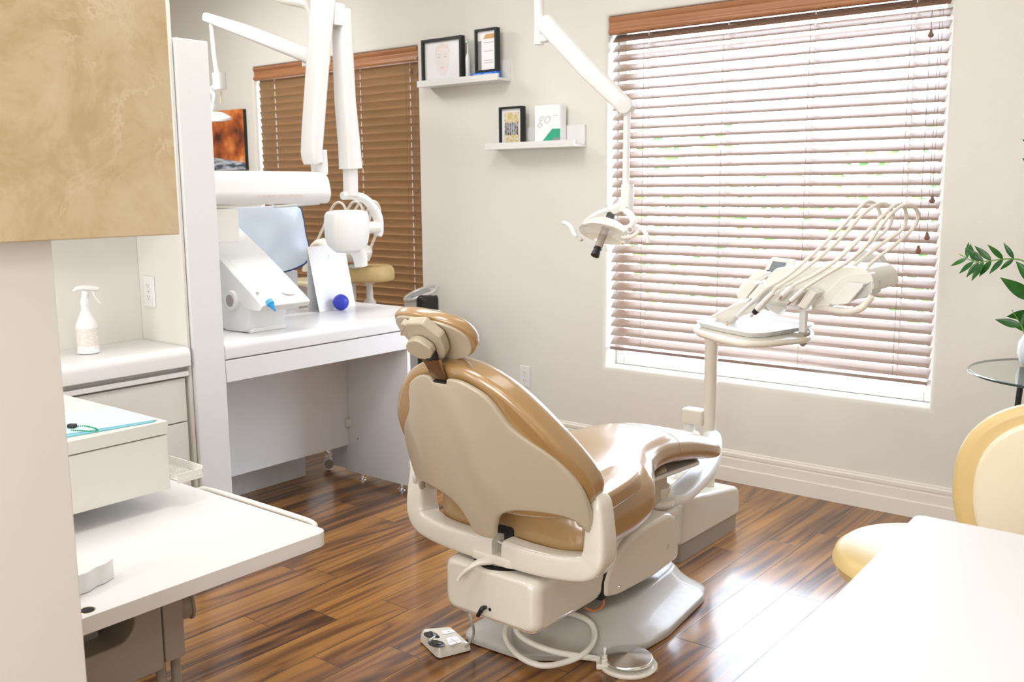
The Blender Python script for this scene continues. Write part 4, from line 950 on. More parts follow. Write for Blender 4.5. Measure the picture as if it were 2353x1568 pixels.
# flat dark disc painted in as the shaded recess, and swivel plate
bm = BM(); add_lathe(bm, [(0, 0), (.112, 0), (.112, .0035), (0, .0035)], cs(-.01, 2.162, .3500), seg=48); link_mesh('socket', bm, 'dark', t)
bm = BM(); add_lathe(bm, [(.0, 0), (.085, 0), (.095, .004), (.105, .02), (.11, .032), (.0, .036)], cs(-.01, 2.165, .352), seg=48); link_mesh('swivel_hub', bm, 'paint', t)
bm = BM(); add_tube(bm, [aY(1117, 1396, 2.042), aY(1113, 1397, 2.03), aY(1108, 1399, 2.022), aY(1102, 1409, 2.02), aY(1098, 1416, 2.02)], [.005, .006, .007, .0065, .006], 12, smooth=4); link_mesh('brake_lever', bm, 'black', t)
bm = BM(); add_lathe(bm, [(0, -.001), (.005, -.001), (.005, .002)], aY(1126, 1401, 2.0405), (0, -1, 0), 14); link_mesh('pin_hole', bm, 'black', t)
# lift shroud: quarter-round cover over the linkage
sh = [(2.402, .185), (2.404, .235), (2.425, .270), (2.46, .300), (2.51, .326), (2.58, .343), (2.66, .353), (2.80, .355), (2.845, .330), (2.868, .250), (2.872, .170), (2.70, .155), (2.48, .165)]
bm = BM(); add_pad(bm, round_poly(sh, [.02, 0, 0, 0, 0, 0, 0, .03, .03, 0, .03, 0, .03], 4), .344, lambda a, b, w: cs(-.172+w, a, b), .018, n_in=1, nb=5); link_mesh('lift_shroud', bm, 'paint', t, sharp=45)
bm = BM(); add_prism(bm, [(a-.007, b-.008) for a, b in sh[:7]]+[(2.7, .2), (2.5, .19), (2.41, .18)], .328, lambda a, b, w: cs(-.164+w, a, b)); link_mesh('shroud_gap_shade', bm, 'dark', t)  # dark prism put in as the shade of the gap along the shroud
bm = BM(); add_lathe(bm, [(0, 0), (.006, 0), (.005, .003), (0, .004)], cs(.172, 2.485, .196), (1, 0, 0), 16); link_mesh('screw', bm, 'metal', t)
em = aX(1535, 1256, XC+.1725); text_mesh('embossed_mark', 'A', .028, em, (0, 1, 0), (0, 0, 1), 'shell', t)
# cables under the seat
bm = BM(); add_tube(bm, [aX(1345, 1398, XC+.14), aX(1365, 1404, XC+.14), aX(1385, 1393, XC+.14), aX(1388, 1378, XC+.14)], .003, 8, smooth=5); link_mesh('orange_cable', bm, 'orange', t)
# yoke: one swept beam from pivot to pivot
def yk(s): return [cs(s*.326, 2.125, .615), cs(s*.330, 2.125, .600), cs(s*.337, 2.122, .50), cs(s*.332, 2.12, .445), cs(s*.30, 2.112, .415), cs(s*.21, 2.10, .402), cs(s*.10+.02, 2.09, .402), cs(s*.018+.022, 2.09, .404)]
pts = None
w_ = [.012, .026, .034, .038, .038, .037, .038, .040]; h_ = [.018, .036, .042, .044, .040, .034, .034, .034]
def ryoke(pts):
    n = len(pts); a = w_; b = h_
    Q_ = spline(pts, 6); rings = []
    for i, p in enumerate(Q_):
        tt = i/6; k = min(int(tt), n-2); f = tt-k; A = a[k]*(1-f)+a[k+1]*f; B = b[k]*(1-f)+b[k+1]*f
        tg = ((Q_[min(i+1, len(Q_)-1)])-(Q_[max(i-1, 0)])).normalized()
        fy = Vector((0, 1, 0)); fy = (fy-tg*fy.dot(tg)).normalized(); fz = tg.cross(fy)
        ring = []
        for j in range(24):
            an = 2*PI*j/24; ca, sa = math.cos(an), math.sin(an); pw = 2/4.6
            ring.append(p+fz*(A*math.copysign(abs(ca)**pw, ca))+fy*(B*math.copysign(abs(sa)**pw, sa)))
        rings.append(ring)
    b_ = BM(); add_rings(b_, rings); return b_
for s in (-1, 1): bm = ryoke(yk(s)); link_mesh('yoke_arm', bm, 'paint', t, sharp=60)
bm = BM(); add_prism(bm, round_poly([(-.09, 2.052), (.05, 2.052), (.08, 2.07), (.08, 2.16), (-.11, 2.16), (-.11, 2.07)], .02, 4), .030, plane_map((XC+.02, 0, .366), (1, 0, 0), (0, 1, 0), (0, 0, 1)), .008); link_mesh('yoke_centre', bm, 'paint', t)
for s in (-1, 1):
    bm = BM(); add_lathe(bm, [(.030, 0), (.044, .002), (.044, .016), (.030, .018)], cs(s*.318, 2.122, .560), (s, 0, 0), 32); link_mesh('pivot_ring', bm, 'brushed', t)
    bm = BM(); add_lathe(bm, [(.038, 0), (.038, .05)], cs(s*.28, 2.122, .560), (s, 0, 0), 28); link_mesh('pivot', bm, 'shell', t)
# back release lever
bm = BM(); add_tube(bm, [aY(1143, 1286, 2.085), aY(1124, 1288, 2.06), aY(1098, 1294, 2.03), aY(1075, 1308, 2.01), aY(1058, 1325, 2.0), aY(1052, 1334, 1.995)], [.020, .021, .014, .011, .010, .009], 16, smooth=6, flat=.65, up=(0, 0, 1)); link_mesh('release_lever', bm, 'paint', t)
bm = BM(); add_lathe(bm, [(0, 0), (.006, 0), (.006, .003)], aY(1137, 1282, 2.075), (0, 0, 1), 14); link_mesh('lever_screw', bm, 'metal', t)
# dark mechanism seen under the back
q_ = aY(1156, 1244, 2.115); box_part('recline_mechanism', 'dark', t, q_.x-.028, q_.x+.034, 2.115, 2.20, q_.z-.04, q_.z+.045, .01)
bm = BM(); add_tube(bm, [aY(1130, 1232, 2.09), aY(1150, 1247, 2.09), aY(1160, 1250, 2.10), aY(1178, 1244, 2.11)], .006, 8, flat=.5); link_mesh('spring_bracket', bm, 'paint', t)
# back surface
def yb_(u, z, c=.9): return 1.837+(.94-z)*.368+c*u*u
half = [(.026, .944), (.030, .956), (.047, .9575), (.072, .954), (.10, .942), (.13, .924), (.150, .90), (.164, .87), (.178, .84), (.20, .815), (.23, .79), (.262, .765), (.288, .735), (.306, .70), (.320, .66), (.327, .61), (.326, .56), (.318, .525), (.308, .528), (.300, .55), (.275, .570), (.235, .578), (.19, .580), (.14, .577), (.10, .565), (.072, .545), (.052, .51), (.040, .475), (.028, .463), (.0, .462)]
def sm(P_, it=1):
    for _ in range(it):
        Q_ = []
        for i in range(len(P_)):
            a, b = Vector(P_[i]), Vector(P_[(i+1) % len(P_)]); Q_ += [a*.75+b*.25, a*.25+b*.75]
        P_ = Q_
    return P_
notch = [(-.024, .944), (-.0, .942)]
outl = [(u, z) for u, z in half] + [(-u, z) for u, z in reversed(half[:-1])]
outl = [(0, .940), (.022, .940)] + half + [(-u, z) for u, z in reversed(half[:-1])] + [(-.022, .940)]
out_s = sm(outl, 1)
def RID(u, z):
    f = max(0, min(1, (z-.52)*8))*max(0, min(1, (.93-z)*8))
    ul = -.072+.10*(.93-z); ur = .035+.12*(.90-z)
    return f*(.0035*math.exp(-((u-ul)/.010)**2)+.010*math.exp(-((u-ur)/.040)**2))
bm = BM(); add_sheet(bm, out_s, .022, lambda u, z, w: cs(u+.012, yb_(u, z)+w-RID(u, z), z), .007); link_mesh('back_shell', bm, 'shell', t, sharp=60)
# back cushion
cz_ = lambda z: .86-.42*max(0, min(1, (z-.64)/.16))
ch = [(0, .992), (.06, .986), (.12, .966), (.175, .932), (.225, .885), (.268, .832), (.302, .775), (.326, .715), (.336, .655), (.325, .605), (.300, .565), (.24, .545), (.15, .54), (.07, .54)]
co = [(u, z) for u, z in ch] + [(0, .54)] + [(-u, z) for u, z in reversed(ch[1:])]
bm = BM(); add_pad(bm, sm(co, 1), .115, lambda u, z, w: cs(u+.008, yb_(u, z, cz_(z))+.030+w*.95, z+w*.22), (.022, .062), crown0=0, crown1=.012, n_in=6, nb=7, ctr=(0, .72)); link_mesh('back_cushion', bm, 'tan', t, sharp=70)
# seat and leg rest, one upholstered piece
bm = BM(); rings = []
sec = [(2.125, .17, .44, .50), (2.132, .235, .405, .535), (2.15, .275, .380, .570), (2.20, .292, .362, .595), (2.32, .292, .366, .607), (2.42, .292, .372, .607), (2.50, .285, .386, .607), (2.54, .262, .405, .610), (2.59, .232, .43, .614), (2.64, .200, .468, .616), (2.72, .178, .488, .614),
       (2.84, .170, .484, .604), (2.95, .165, .468, .585), (3.06, .162, .45, .556), (3.16, .158, .428, .524), (3.22, .145, .418, .498), (3.25, .118, .420, .480), (3.262, .07, .43, .462)]
def cat(seq, n=4):
    out_ = []
    for i in range(len(seq)-1):
        p0 = seq[max(i-1, 0)]; p1 = seq[i]; p2 = seq[i+1]; p3 = seq[min(i+2, len(seq)-1)]
        for k in range(n):
            s = k/n; out_.append(tuple(.5*((2*b)+(c-a)*s+(2*a-5*b+4*c-d)*s*s+(-a+3*b-3*c+d)*s**3) for a, b, c, d in zip(p0, p1, p2, p3)))
    return out_+[seq[-1]]
for y, hw, z0, z1 in cat(sec):
    z1 += .018*max(0, min(1, (y-2.2)/.3)); z0 += .014*max(0, min(1, (y-2.6)/.2))
    zc = (z0+z1)/2; hz = (z1-z0)/2; ring = []
    for k in range(40):
        a = 2*PI*k/40; ca, sa = math.cos(a), math.sin(a); pu = 2/3.2
        ring.append(cs(hw*math.copysign(abs(ca)**pu, ca), y, zc+hz*math.copysign(abs(sa)**(2/2.6), sa)))
    rings.append(ring)
add_rings(bm, rings); link_mesh('seat_cushion', bm, 'tan', t, sharp=80)
bm = BM()
for yy in (2.86,): 
    k = min(range(len(rings)), key=lambda i: abs(rings[i][0].y-yy)); rg = [p+Vector((0, 0, 0)) for p in rings[k]]
    add_tube(bm, rg, .0012, 5, closed=True)
link_mesh('seat_seam', bm, 'tan', t)
bm = BM(); add_prism(bm, round_poly([(-.12, 2.62), (.12, 2.62), (.11, 3.14), (-.11, 3.14)], .03, 4), .018, lambda u, v, w: cs(u, v, .478-w*.9-(v-2.62)*.055), .006); link_mesh('leg_rest_pan', bm, 'wplast', t)
kb = aX(1590, 1070, XC+.05); bm = BM(); add_box_m(bm, kb+Vector((0, 0, .012)), (.03, .045, .018), Matrix.Identity(3), .004); link_mesh('pan_catch', bm, 'black', t)
# seat support under the cushion
bm = BM(); add_rings(bm, [rect_ring(y, hw, z0, z1, .02) for y, hw, z0, z1 in ((2.17, .15, .352, .39), (2.35, .16, .34, .40), (2.6, .13, .345, .44), (2.9, .10, .36, .48))]); link_mesh('seat_frame', bm, 'shell', t)
# arm rest
c_ = [(x-XC, y) for x, y in ((-1.500, 2.105), (-1.425, 2.105), (-1.352, 2.118), (-1.372, 2.30), (-1.395, 2.40), (-1.50, 2.385))]
bm = BM(); add_pad(bm, round_poly(c_, [.02, 0, .02, .02, .04, .03], 5), .06, lambda u, v, w: cs(u-.05, v+.02, .556+w+(v-2.1)*.02), (.014, .018), crown1=.004, n_in=2, nb=5); link_mesh('arm_rest', bm, 'tan', t, sharp=70)
box_part('arm_rest_bracket', 'black', t, XC+.26, XC+.30, 2.15, 2.20, .52, .553, .004)
# headrest post, mechanism, pad
sN = Vector((0, -.345, .939)); 
bm = BM(); rings = []
for k, (y, z, hw) in enumerate(((1.862, .935, .027), (1.850, .955, .026), (1.842, .972, .025), (1.832, .990, .027), (1.824, 1.003, .033), (1.818, 1.008, .036))):
    rings.append([cs(u*hw*1.0, y+w, z+w*.25) for u, w in ((-1, -.004), (-.8, -.007), (.8, -.007), (1, -.004), (1, .004), (.8, .007), (-.8, .007), (-1, .004))])
add_rings(bm, rings); link_mesh('headrest_post', bm, 'bronze', t)
box_part('post_slot', 'dark', t, XC-.033, XC+.033, 1.842, 1.868, .936, .9435)
bm = BM(); add_tube(bm, [cs(0, 1.825, 1.0), cs(0.0, 1.83, 1.03)], .016, 12); link_mesh('post_neck', bm, 'dark', t)
HC = Vector((XC-.022, 1.852, 1.050)); 
ev = Vector((.06, -.62, .78)).normalized(); eu = Vector((1, .05, -.02)); eu = (eu-ev*eu.dot(ev)).normalized(); en = eu.cross(ev).normalized()
if en.y < 0: en = -en
ho = [(u*(.84 if u < 0 else .86), v) for u, v in [(-.150, .030), (-.135, .066), (-.09, .088), (-.02, .097), (.05, .090), (.11, .068), (.146, .030), (.150, -.012), (.130, -.048), (.085, -.066), (.02, -.066), (-.05, -.060), (-.10, -.045), (-.140, -.015)]]
hm = lambda u, v, w: HC+eu*u+ev*v+en*(w+1.2*u*u)
bm = BM(); add_pad(bm, sm(ho, 2), .046, hm, (.007, .033), crown1=.006, n_in=5, nb=6); link_mesh('headrest_cushion', bm, 'tan', t, sharp=80)
bm = BM(); add_pad(bm, [p*.93+Vector((.0, -.001)) for p in sm(ho, 2)], .010, lambda u, v, w: hm(u, v, w-.0065), (.003, .003), n_in=3, nb=2); link_mesh('headrest_plate', bm, 'shell', t, sharp=60)
def hb(px, py, off=0): # points on the back face of the headrest, off towards the viewer
    o = HC-en*off; d = ray(px, py); return O0+d*((o-O0).dot(en)/d.dot(en))
def slab(name, px, off, thick, m, par, bev=.005, r=.004):
    P_ = [hb(x, y, off+thick) for x, y in px]; o = P_[0]
    L_ = [((p-o).dot(eu), (p-o).dot(ev)) for p in P_]; me_ = min((Vector(L_[i])-Vector(L_[i-1])).length for i in range(len(L_))); bev = min(bev, me_*.28); r = max(r, bev*1.25)
    bm = BM(); add_prism(bm, round_poly(L_, r, 3), thick, plane_map(o, eu, ev, en), bev, 3); return link_mesh(name, bm, m, par, sharp=40)
mech = slab('tilt_bracket', [(930, 744), (968, 744), (1010, 777), (1020, 800), (1023, 815), (1018, 828), (1008, 830), (962, 790), (935, 776)], .006, .028, 'shell', t, .006)
slab('tilt_bracket_side', [(920, 744), (934, 748), (936, 774), (919, 772)], .006, .02, 'shell', mech, .003)
slab('bracket_slot', [(932, 737), (966, 739), (975, 748), (936, 748)], .004, .006, 'dark', mech, 0, 0)
kc = [(931, 797), (936, 786), (949, 783), (962, 786), (975, 794), (987, 803), (993, 814), (990, 824), (982, 829), (965, 827), (945, 816), (935, 808)]
slab('tilt_knob', kc, .036, .022, 'shell', t, .005, .003)
# ------------------------------------------------------------------ junction box
t = thing('utility_box', 'cream floor box with a grey plinth at the foot of the dental chair', 'utility box', (-1.90, 3.45, 0))
bm = BM(); y0, y1 = 3.192, 3.705; xr = -1.74; xl = -2.10
prof = round_poly([(y0, .072), (y1, .065), (y1, .190), (y0+.015, .262)], [.02, .02, .05, .075], 8)
add_pad(bm, prof, xr-xl, lambda a, b, w: Vector((xl+w, a, b)), .016, n_in=1, nb=5); link_mesh('cover', bm, 'paint', t, sharp=45)
bm = BM(); add_prism(bm, round_poly([(xl+.01, y0+.004), (xr-.008, y0+.004), (xr-.008, y1-.006), (xl+.01, y1-.006)], .018, 4), .082, plane_map((0, 0, 0), (1, 0, 0), (0, 1, 0), (0, 0, 1)), .001, 1); link_mesh('plinth', bm, 'greypl', t)
# ------------------------------------------------------------------ foot control
c0 = aZ(1008, 1517, 0); c1 = aZ(1072, 1500, 0); c2 = aZ(966, 1462, 0)
fx = (c1-c0); fx.z = 0; Lw = fx.length; fx.normalize(); fy = Vector((-fx.y, fx.x, 0))
t = thing('foot_control', 'cream foot control with black joystick pads on the floor left of the chair', 'foot control', c0+fx*.05+fy*.05)
Ll = .150; Lw = .118
fo = c0-fx*.002
def fmap(u, v, w): # u along fx, v along fy; top slopes down to +u
    return fo+fx*u+fy*v+Vector((0, 0, w))
bm = BM(); pr = round_poly([(0, 0), (Lw, 0), (Lw, Ll), (0, Ll)], [.02, .012, .012, .02], 5); rings = []
cc_ = Vector((Lw/2, Ll/2))
def fh(u): return .046-.020*(u/Lw)
for s, f in ((1.0, 0.02), (1.0, .15), (.97, .55), (.90, .85), (.84, .97), (.76, 1.0)):
    rings.append([fmap(cc_.x+(p.x-cc_.x)*s, cc_.y+(p.y-cc_.y)*s, .003+(fh(cc_.x+(p.x-cc_.x)*s)-.003)*f) for p in pr])
rings.append([fmap(cc_.x+(p.x-cc_.x)*.2, cc_.y+(p.y-cc_.y)*.2, fh(cc_.x+(p.x-cc_.x)*.2)) for p in pr])
add_rings(bm, rings); link_mesh('housing', bm, 'paint', t, sharp=40)
zt = .047
def ft_(px, py): 
    p = aZ(px, py, .040); q_ = p-fo; u, v = q_.dot(fx), q_.dot(fy); return Vector((p.x, p.y, fh(u)+.0005))
upf = Vector((fx.x*.17, fx.y*.17, 1)).normalized()
pc = ft_(1003, 1485); bm = BM(); add_lathe(bm, [(.026, 0), (.026, .002), (.022, .0035), (.020, .002), (.016, .003), (.0145, .005), (.010, .007), (0, .0065)], pc, upf, 32); link_mesh('joystick_pad', bm, 'black', t)
pc = ft_(990, 1463); bm = BM(); add_lathe(bm, [(.023, 0), (.023, .002), (.018, .003), (.011, .006), (.006, .011), (0, .012)], pc, upf, 28); link_mesh('joystick_pad', bm, 'black', t)
pc = ft_(1006, 1466); bm = BM(); add_lathe(bm, [(.006, 0), (.006, .004), (0, .007)], pc, upf, 16); link_mesh('button', bm, 'black', t)
bm = BM(); pA, pB = ft_(988, 1476), ft_(999, 1467); add_tube(bm, [pA, pB], .004, 8); link_mesh('ridge', bm, 'paint', t)
for pxs, nm in (([(1013, 1449), (1037, 1441), (1046, 1444), (1041, 1449), (1018, 1457)], 'x'), ([(1025, 1466), (1050, 1456), (1060, 1469), (1058, 1473), (1036, 1484), (1031, 1482)], 'y')):
    P_ = [ft_(*p)+Vector((0, 0, .0004)) for p in pxs]
    # keep inside the housing top
    bm = BM(); o = P_[0]; ex_ = fx.cross(Vector((0, 0, 1))).cross(upf); ex_ = -ex_ if ex_.dot(fx) < 0 else ex_; ex_.normalize(); ey_ = upf.cross(ex_)
    L_ = [((p-o).dot(ex_), (p-o).dot(ey_)) for p in P_]; add_prism(bm, round_poly(L_, .004, 3), .0012, plane_map(o, ex_, ey_, upf), .0004, 1); pan = link_mesh('key_panel', bm, 'paper', t)
    if nm == 'y':
        cen = sum(P_, Vector())/len(P_)+upf*.0014
        for ch_, du, dv in (('0', -.002, .014), ('1', .015, .004), ('2', .002, -.014), ('3', -.015, -.004)):
            text_mesh('digit', ch_, .008, cen+ex_*du+ey_*dv, -ey_, ex_, 'ink', pan)
        bm = BM(); add_tube(bm, [cen-ex_*.009, cen+ex_*.009], .0005, 4); add_tube(bm, [cen-ey_*.008, cen+ey_*.008], .0005, 4); link_mesh('cross_print', bm, 'ink', pan)
    else:
        cen = sum(P_, Vector())/len(P_)+upf*.0014; text_mesh('mark_print', 'K', .010, cen, -ey_, ex_, 'ink', pan)
bm = BM(); pts = [aZ(1068, 1487, .02), aZ(1078, 1478, .03), aZ(1088, 1458, .05), aZ(1086, 1435, .09), aX(1078, 1412, XC-.20)]
add_tube(bm, pts, .0045, 8, smooth=6); o = link_mesh('control_cable', bm, 'greypl', t)
# ------------------------------------------------------------------ disc foot pedal
pd = thing('foot_pedal', 'round chrome disc foot pedal on a cream base in front of the chair', 'foot pedal', aZ(1437, 1530, 0))
d0 = aZ(1443, 1528, .004); R_ = .088
bm = BM(); add_lathe(bm, [(0, 0), (R_, 0), (R_+.002, .006), (R_-.004, .012), (0, .013)], Vector((d0.x, d0.y, .001)), seg=48); link_mesh('base', bm, 'paint', pd)
bm = BM(); dc = Vector((d0.x, d0.y, .0)); add_lathe(bm, [(.0, .020), (.070, .020), (.075, .022), (.077, .027), (.075, .031), (.073, .0325), (.0, .043)], dc, seg=64); link_mesh('disc', bm, 'metal', pd)
bm = BM(); add_lathe(bm, [(.03, .012), (.03, .021)], dc, seg=24); link_mesh('neck', bm, 'dark', pd)
hx = aZ(1385, 1515, .02); ang = math.atan2(hx.y-d0.y, hx.x-d0.x)
bm = BM(); T = Matrix.Translation((hx.x, hx.y, .014)) @ Matrix.Rotation(ang, 4, 'Z'); add_box(bm, -.018, .020, -.036, .036, -.013, .006, .005, 3, T); add_box(bm, -.015, .004, .006, .034, .004, .020, .004, 3, T); link_mesh('hose_block', bm, 'paint', pd)
tb = T @ Vector((-.006, .02, .018)); bm = BM(); add_lathe(bm, [(.007, 0), (.007, .010), (.004, .012)], tb, seg=16); tc_ = link_mesh('toggle_collar', bm, 'paint', pd)
bm = BM(); add_lathe(bm, [(.0025, .01), (.0025, .02), (.0045, .028), (.0035, .036)], tb, seg=12); link_mesh('toggle', bm, 'wplast', tc_)
# coiled hose
zz = .055
K = [(1375, 1515, .02), (1330, 1508, .045), (1270, 1497, .065), (1215, 1475, .085), (1187, 1450, .11), (1200, 1425, .14), (1250, 1405, .15), (1310, 1410, .12), (1355, 1430, .09), (1366, 1465, .06), (1345, 1500, .05), (1300, 1522, .035), (1245, 1530, .035), (1195, 1510, .045), (1165, 1475, .06), (1162, 1445, .10), (1180, 1425, .14), (1230, 1412, .17)]
bm = BM(); add_tube(bm, [aZ(*k) for k in K], .0095, 12, smooth=7); o = link_mesh('pedal_hose', bm, 'hose', pd)
# ================================================================== OPERATING LIGHT
YO = 3.2
Q = lambda px, py, d=0: aY(px, py, YO+d)
t = thing('operating_light', 'white dental operating light with clear shield hanging in front of the bright blind', 'operating light', Q(1400, 590), 'ceiling mounted operating lights')
p = Q(1239, 60); bm = BM(); add_tube(bm, [(p.x, p.y, 2.999), (p.x, p.y, Q(1239, 74).z)], .0195, 20); link_mesh('ceiling_post', bm, 'wplast', t)
bm = BM(); add_tube(bm, [(p.x, p.y, Q(1239, 74).z), (p.x, p.y, Q(1239, 103).z)], .0205, 20); link_mesh('post_collar', bm, 'wplast', t)
bm = BM(); add_box_m(bm, Q(1254, 88), (.035, .035, .03), Matrix.Identity(3), .006); link_mesh('hinge', bm, 'wplast', t)
bm = BM(); add_tube(bm, [Q(1252, 50), Q(1262, 62), Q(1350, 158), Q(1436, 244), Q(1449, 256)], [.036, .040, .040, .033, .026], 20, power=3, flat=.9); link_mesh('balance_arm', bm, 'wplast', t)
bm = BM(); add_lathe(bm, [(0, 0), (.026, 0), (.030, .004), (.028, .010), (0, .011)], Q(1443, 243)+Vector((0, -.03, 0)), (.4, -1, -.2), 24); link_mesh('arm_cap', bm, 'wplast', t)
bm = BM(); add_tube(bm, [Q(1441, 250), Q(1438, 430)], .0135, 18); link_mesh('drop_rod', bm, 'wplast', t)
bm = BM(); add_tube(bm, [Q(1442, 424), Q(1442, 440), Q(1440, 478), Q(1436, 484)], [.0215, .0225, .0225, .019], 20, power=3.2, smooth=2); add_tube(bm, [Q(1438, 458), Q(1425, 474), Q(1408, 482)], [.020, .020, .018], 16, smooth=4); hs = link_mesh('swivel_housing', bm, 'wplast', t)
bm = BM(); add_lathe(bm, [(0, 0), (.0022, 0), (.0022, .001)], Q(1453, 430, -.024), (0, -1, 0), 10); add_lathe(bm, [(0, 0), (.0025, 0), (.0025, .001)], Q(1440, 477, -.024), (0, -1, 0), 10); link_mesh('screw', bm, 'ink', hs)
# yoke arcs from the left side of the head up and round to the right pivot
yk_ = [Q(1342, 513, .06), Q(1352, 503, .06), Q(1378, 488, .04), Q(1410, 480, .01), Q(1435, 482, -.01), Q(1451, 497, -.03), Q(1455, 513, -.04), Q(1446, 522, -.04), Q(1440, 529, -.04)]
bm = BM(); add_tube(bm, yk_, [.007, .009, .011, .013, .013, .013, .013, .011, .013], 14, smooth=6, flat=.8); link_mesh('yoke', bm, 'wplast', t)
bm = BM(); add_tube(bm, [Q(1436, 533, -.02), Q(1447, 528, -.06)], .0135, 16); pv = link_mesh('pivot_knob', bm, 'wplast', t)
bm = BM(); add_lathe(bm, [(0, 0), (.0075, 0), (.0075, .002), (0, .002)], Q(1447.5, 528, -.0605), (.45, -1, .15), 18); link_mesh('knob_cap', bm, 'greypl', pv)
# lamp axis points down and towards the viewer-left
la, lb = Q(1403, 497, .05), Q(1367, 588, -.05)
ax = (lb-la).normalized(); hc = la.lerp(lb, .42)
F_ = frame_from(ax, (0, 0, 1)); us, uu = F_.col[0], F_.col[2]
def oval(rx, ry, h, n=40, pw=2.0): return [hc+ax*h+us*(rx*math.cos(2*PI*k/n))+uu*(ry*math.sin(2*PI*k/n)) for k in range(n)]
bm = BM(); rings = [oval(.02, .02, -.050), oval(.05, .045, -.046), oval(.085, .065, -.030), oval(.105, .078, -.008), oval(.112, .082, .006), oval(.108, .079, .006), oval(.10, .074, -.008), oval(.08, .06, -.026), oval(.045, .04, -.040), oval(.02, .02, -.044)]
add_rings(bm, rings, cap0=True, cap1=True); link_mesh('reflector', bm, 'reflector', t)
bm = BM(); rings = [oval(.118, .086, -.004), oval(.120, .088, .012), oval(.114, .083, .030), oval(.102, .073, .044)]
add_rings(bm, rings, False, False); link_mesh('clear_shield', bm, 'clear', t)
bm = BM(); add_tube(bm, [la+ax*-.014, la+ax*.0, la+ax*.028], [.0155, .0175, .0175], 24); bk = link_mesh('rear_cap', bm, 'handle', t)
bm = BM(); add_tube(bm, [la+ax*.024, la+ax*.030], .026, 24); link_mesh('cap_ring', bm, 'wplast', bk)
f0 = hc+ax*-.02; f1 = lb
bm = BM(); L_ = (f1-f0).length; add_tube(bm, [f0, f0+ax*(L_*.70)], [.0165, .0155], 24); fh_ = link_mesh('focus_barrel', bm, 'greypl', t)
bm = BM(); add_tube(bm, [f0+ax*(L_*.70), f0+ax*(L_*.76), f0+ax*(L_*.78), f0+ax*(L_*.86), f0+ax*(L_*.87), f0+ax*L_, f0+ax*(L_+.002)], [.015, .0165, .014, .0155, .0165, .0175, .015], 24); link_mesh('barrel_rings', bm, 'black', fh_)
bm = BM(); add_tube(bm, [Q(1294, 512, .0), Q(1303, 515), Q(1312, 524), Q(1316, 535), Q(1324, 545)], [.0085, .0085, .008, .0075, .006], 12, smooth=5); link_mesh('handle', bm, 'wplast', t)
bm = BM(); add_tube(bm, [Q(1454, 519, -.03), Q(1466, 520, -.04), Q(1480, 532, -.05), Q(1487, 546, -.05), Q(1489, 558, -.05)], [.006, .007, .008, .0085, .0075], 12, smooth=5); link_mesh('handle', bm, 'wplast', t)
bm = BM(); add_tube(bm, [Q(1430, 547, -.03), Q(1448, 545, -.05), Q(1462, 537, -.05), Q(1470, 528, -.045)], [.007, .009, .007, .005], 12, smooth=5); link_mesh('handle_bracket', bm, 'plast', t)
for px_, py_ in ((1336, 551), (1430, 558)):
    bm = BM(); add_lathe(bm, [(.001, -.006), (.006, -.006), (.006, .004), (.003, .008)], Q(px_, py_, -.03), (0, -1, .3), 8); link_mesh('wing_screw', bm, 'cream', t)
# ================================================================== DELIVERY UNIT
YP = 3.56
t = thing('delivery_unit', 'ivory dental delivery unit with looped hoses and a steel tray before the window', 'dental equipment', aY(1628, 1000, YP))
D = lambda px, py, y=3.3: aY(px, py, y)
pb = D(1630, 1000, YP); pt = D(1634, 769, YP)
bm = BM(); add_tube(bm, [(pb.x, YP, .20), (pb.x, YP, pt.z-.004), (pb.x, YP, pt.z)], [.0265, .0265, .0245], 28); post = link_mesh('post', bm, 'paint', t)
bm = BM(); add_lathe(bm, [(0, 0), (.0018, 0), (.0018, .001)], D(1641, 789, YP-.027), (.3, -1, 0), 8); link_mesh('set_screw', bm, 'ink', post)
q0 = D(1590, 953, YP); bm = BM(); add_box(bm, q0.x-.037, pb.x-.02, YP-.03, YP+.03, q0.z-.038, q0.z+.028, .010, 3); link_mesh('side_bracket', bm, 'paint', post)
bm = BM(); add_lathe(bm, [(.055, -.10), (.055, -.05), (.04, -.02), (.024, -.012), (.022, .02)], (q0.x-.012, YP, q0.z-.058), seg=24); link_mesh('bracket_socket', bm, 'wplast', post)
# curved floor arm from the chair swivel to the post
j0 = Vector((-1.685, 2.895, .35))
bm = BM(); add_tube(bm, [j0+Vector((0, .02, -.0)), aY(1552, 1140, 3.0), aY(1588, 1112, 3.14), aY(1618, 1078, 3.30), aY(1636, 1040, 3.44), aY(1638, 1010, 3.53), Vector((pb.x, YP, pb.z))], [.05, .052, .048, .045, .040, .034, .027], 20, smooth=6, up=(0, 0, 1), rads2=[.022, .024, .028, .034, .034, .030, .026], power=3); link_mesh('curved_arm', bm, 'wplast', t)
bm = BM(); add_tube(bm, [D(1575, 1078, 3.62), D(1578, 1110, 3.62), D(1582, 1140, 3.62)], [.05, .055, .05], 16); link_mesh('post_foot_cover', bm, 'wplast', t)
bm = BM(); add_lathe(bm, [(.0, -.055), (.085, -.055), (.092, -.045), (.09, -.03), (.06, -.022), (.075, -.018), (.08, -.008), (.076, .006), (.055, .010), (.058, .014), (.062, .040), (.058, .048), (.0, .05)], j0+Vector((0, -.01, .01)), seg=40); jt = link_mesh('swivel_joint', bm, 'paint', t)
bm = BM(); add_lathe(bm, [(.045, .048), (.044, .056), (.036, .066), (.02, .070), (0, .070)], j0+Vector((0, -.01, .01)), seg=36); link_mesh('chrome_cap', bm, 'metal', jt)
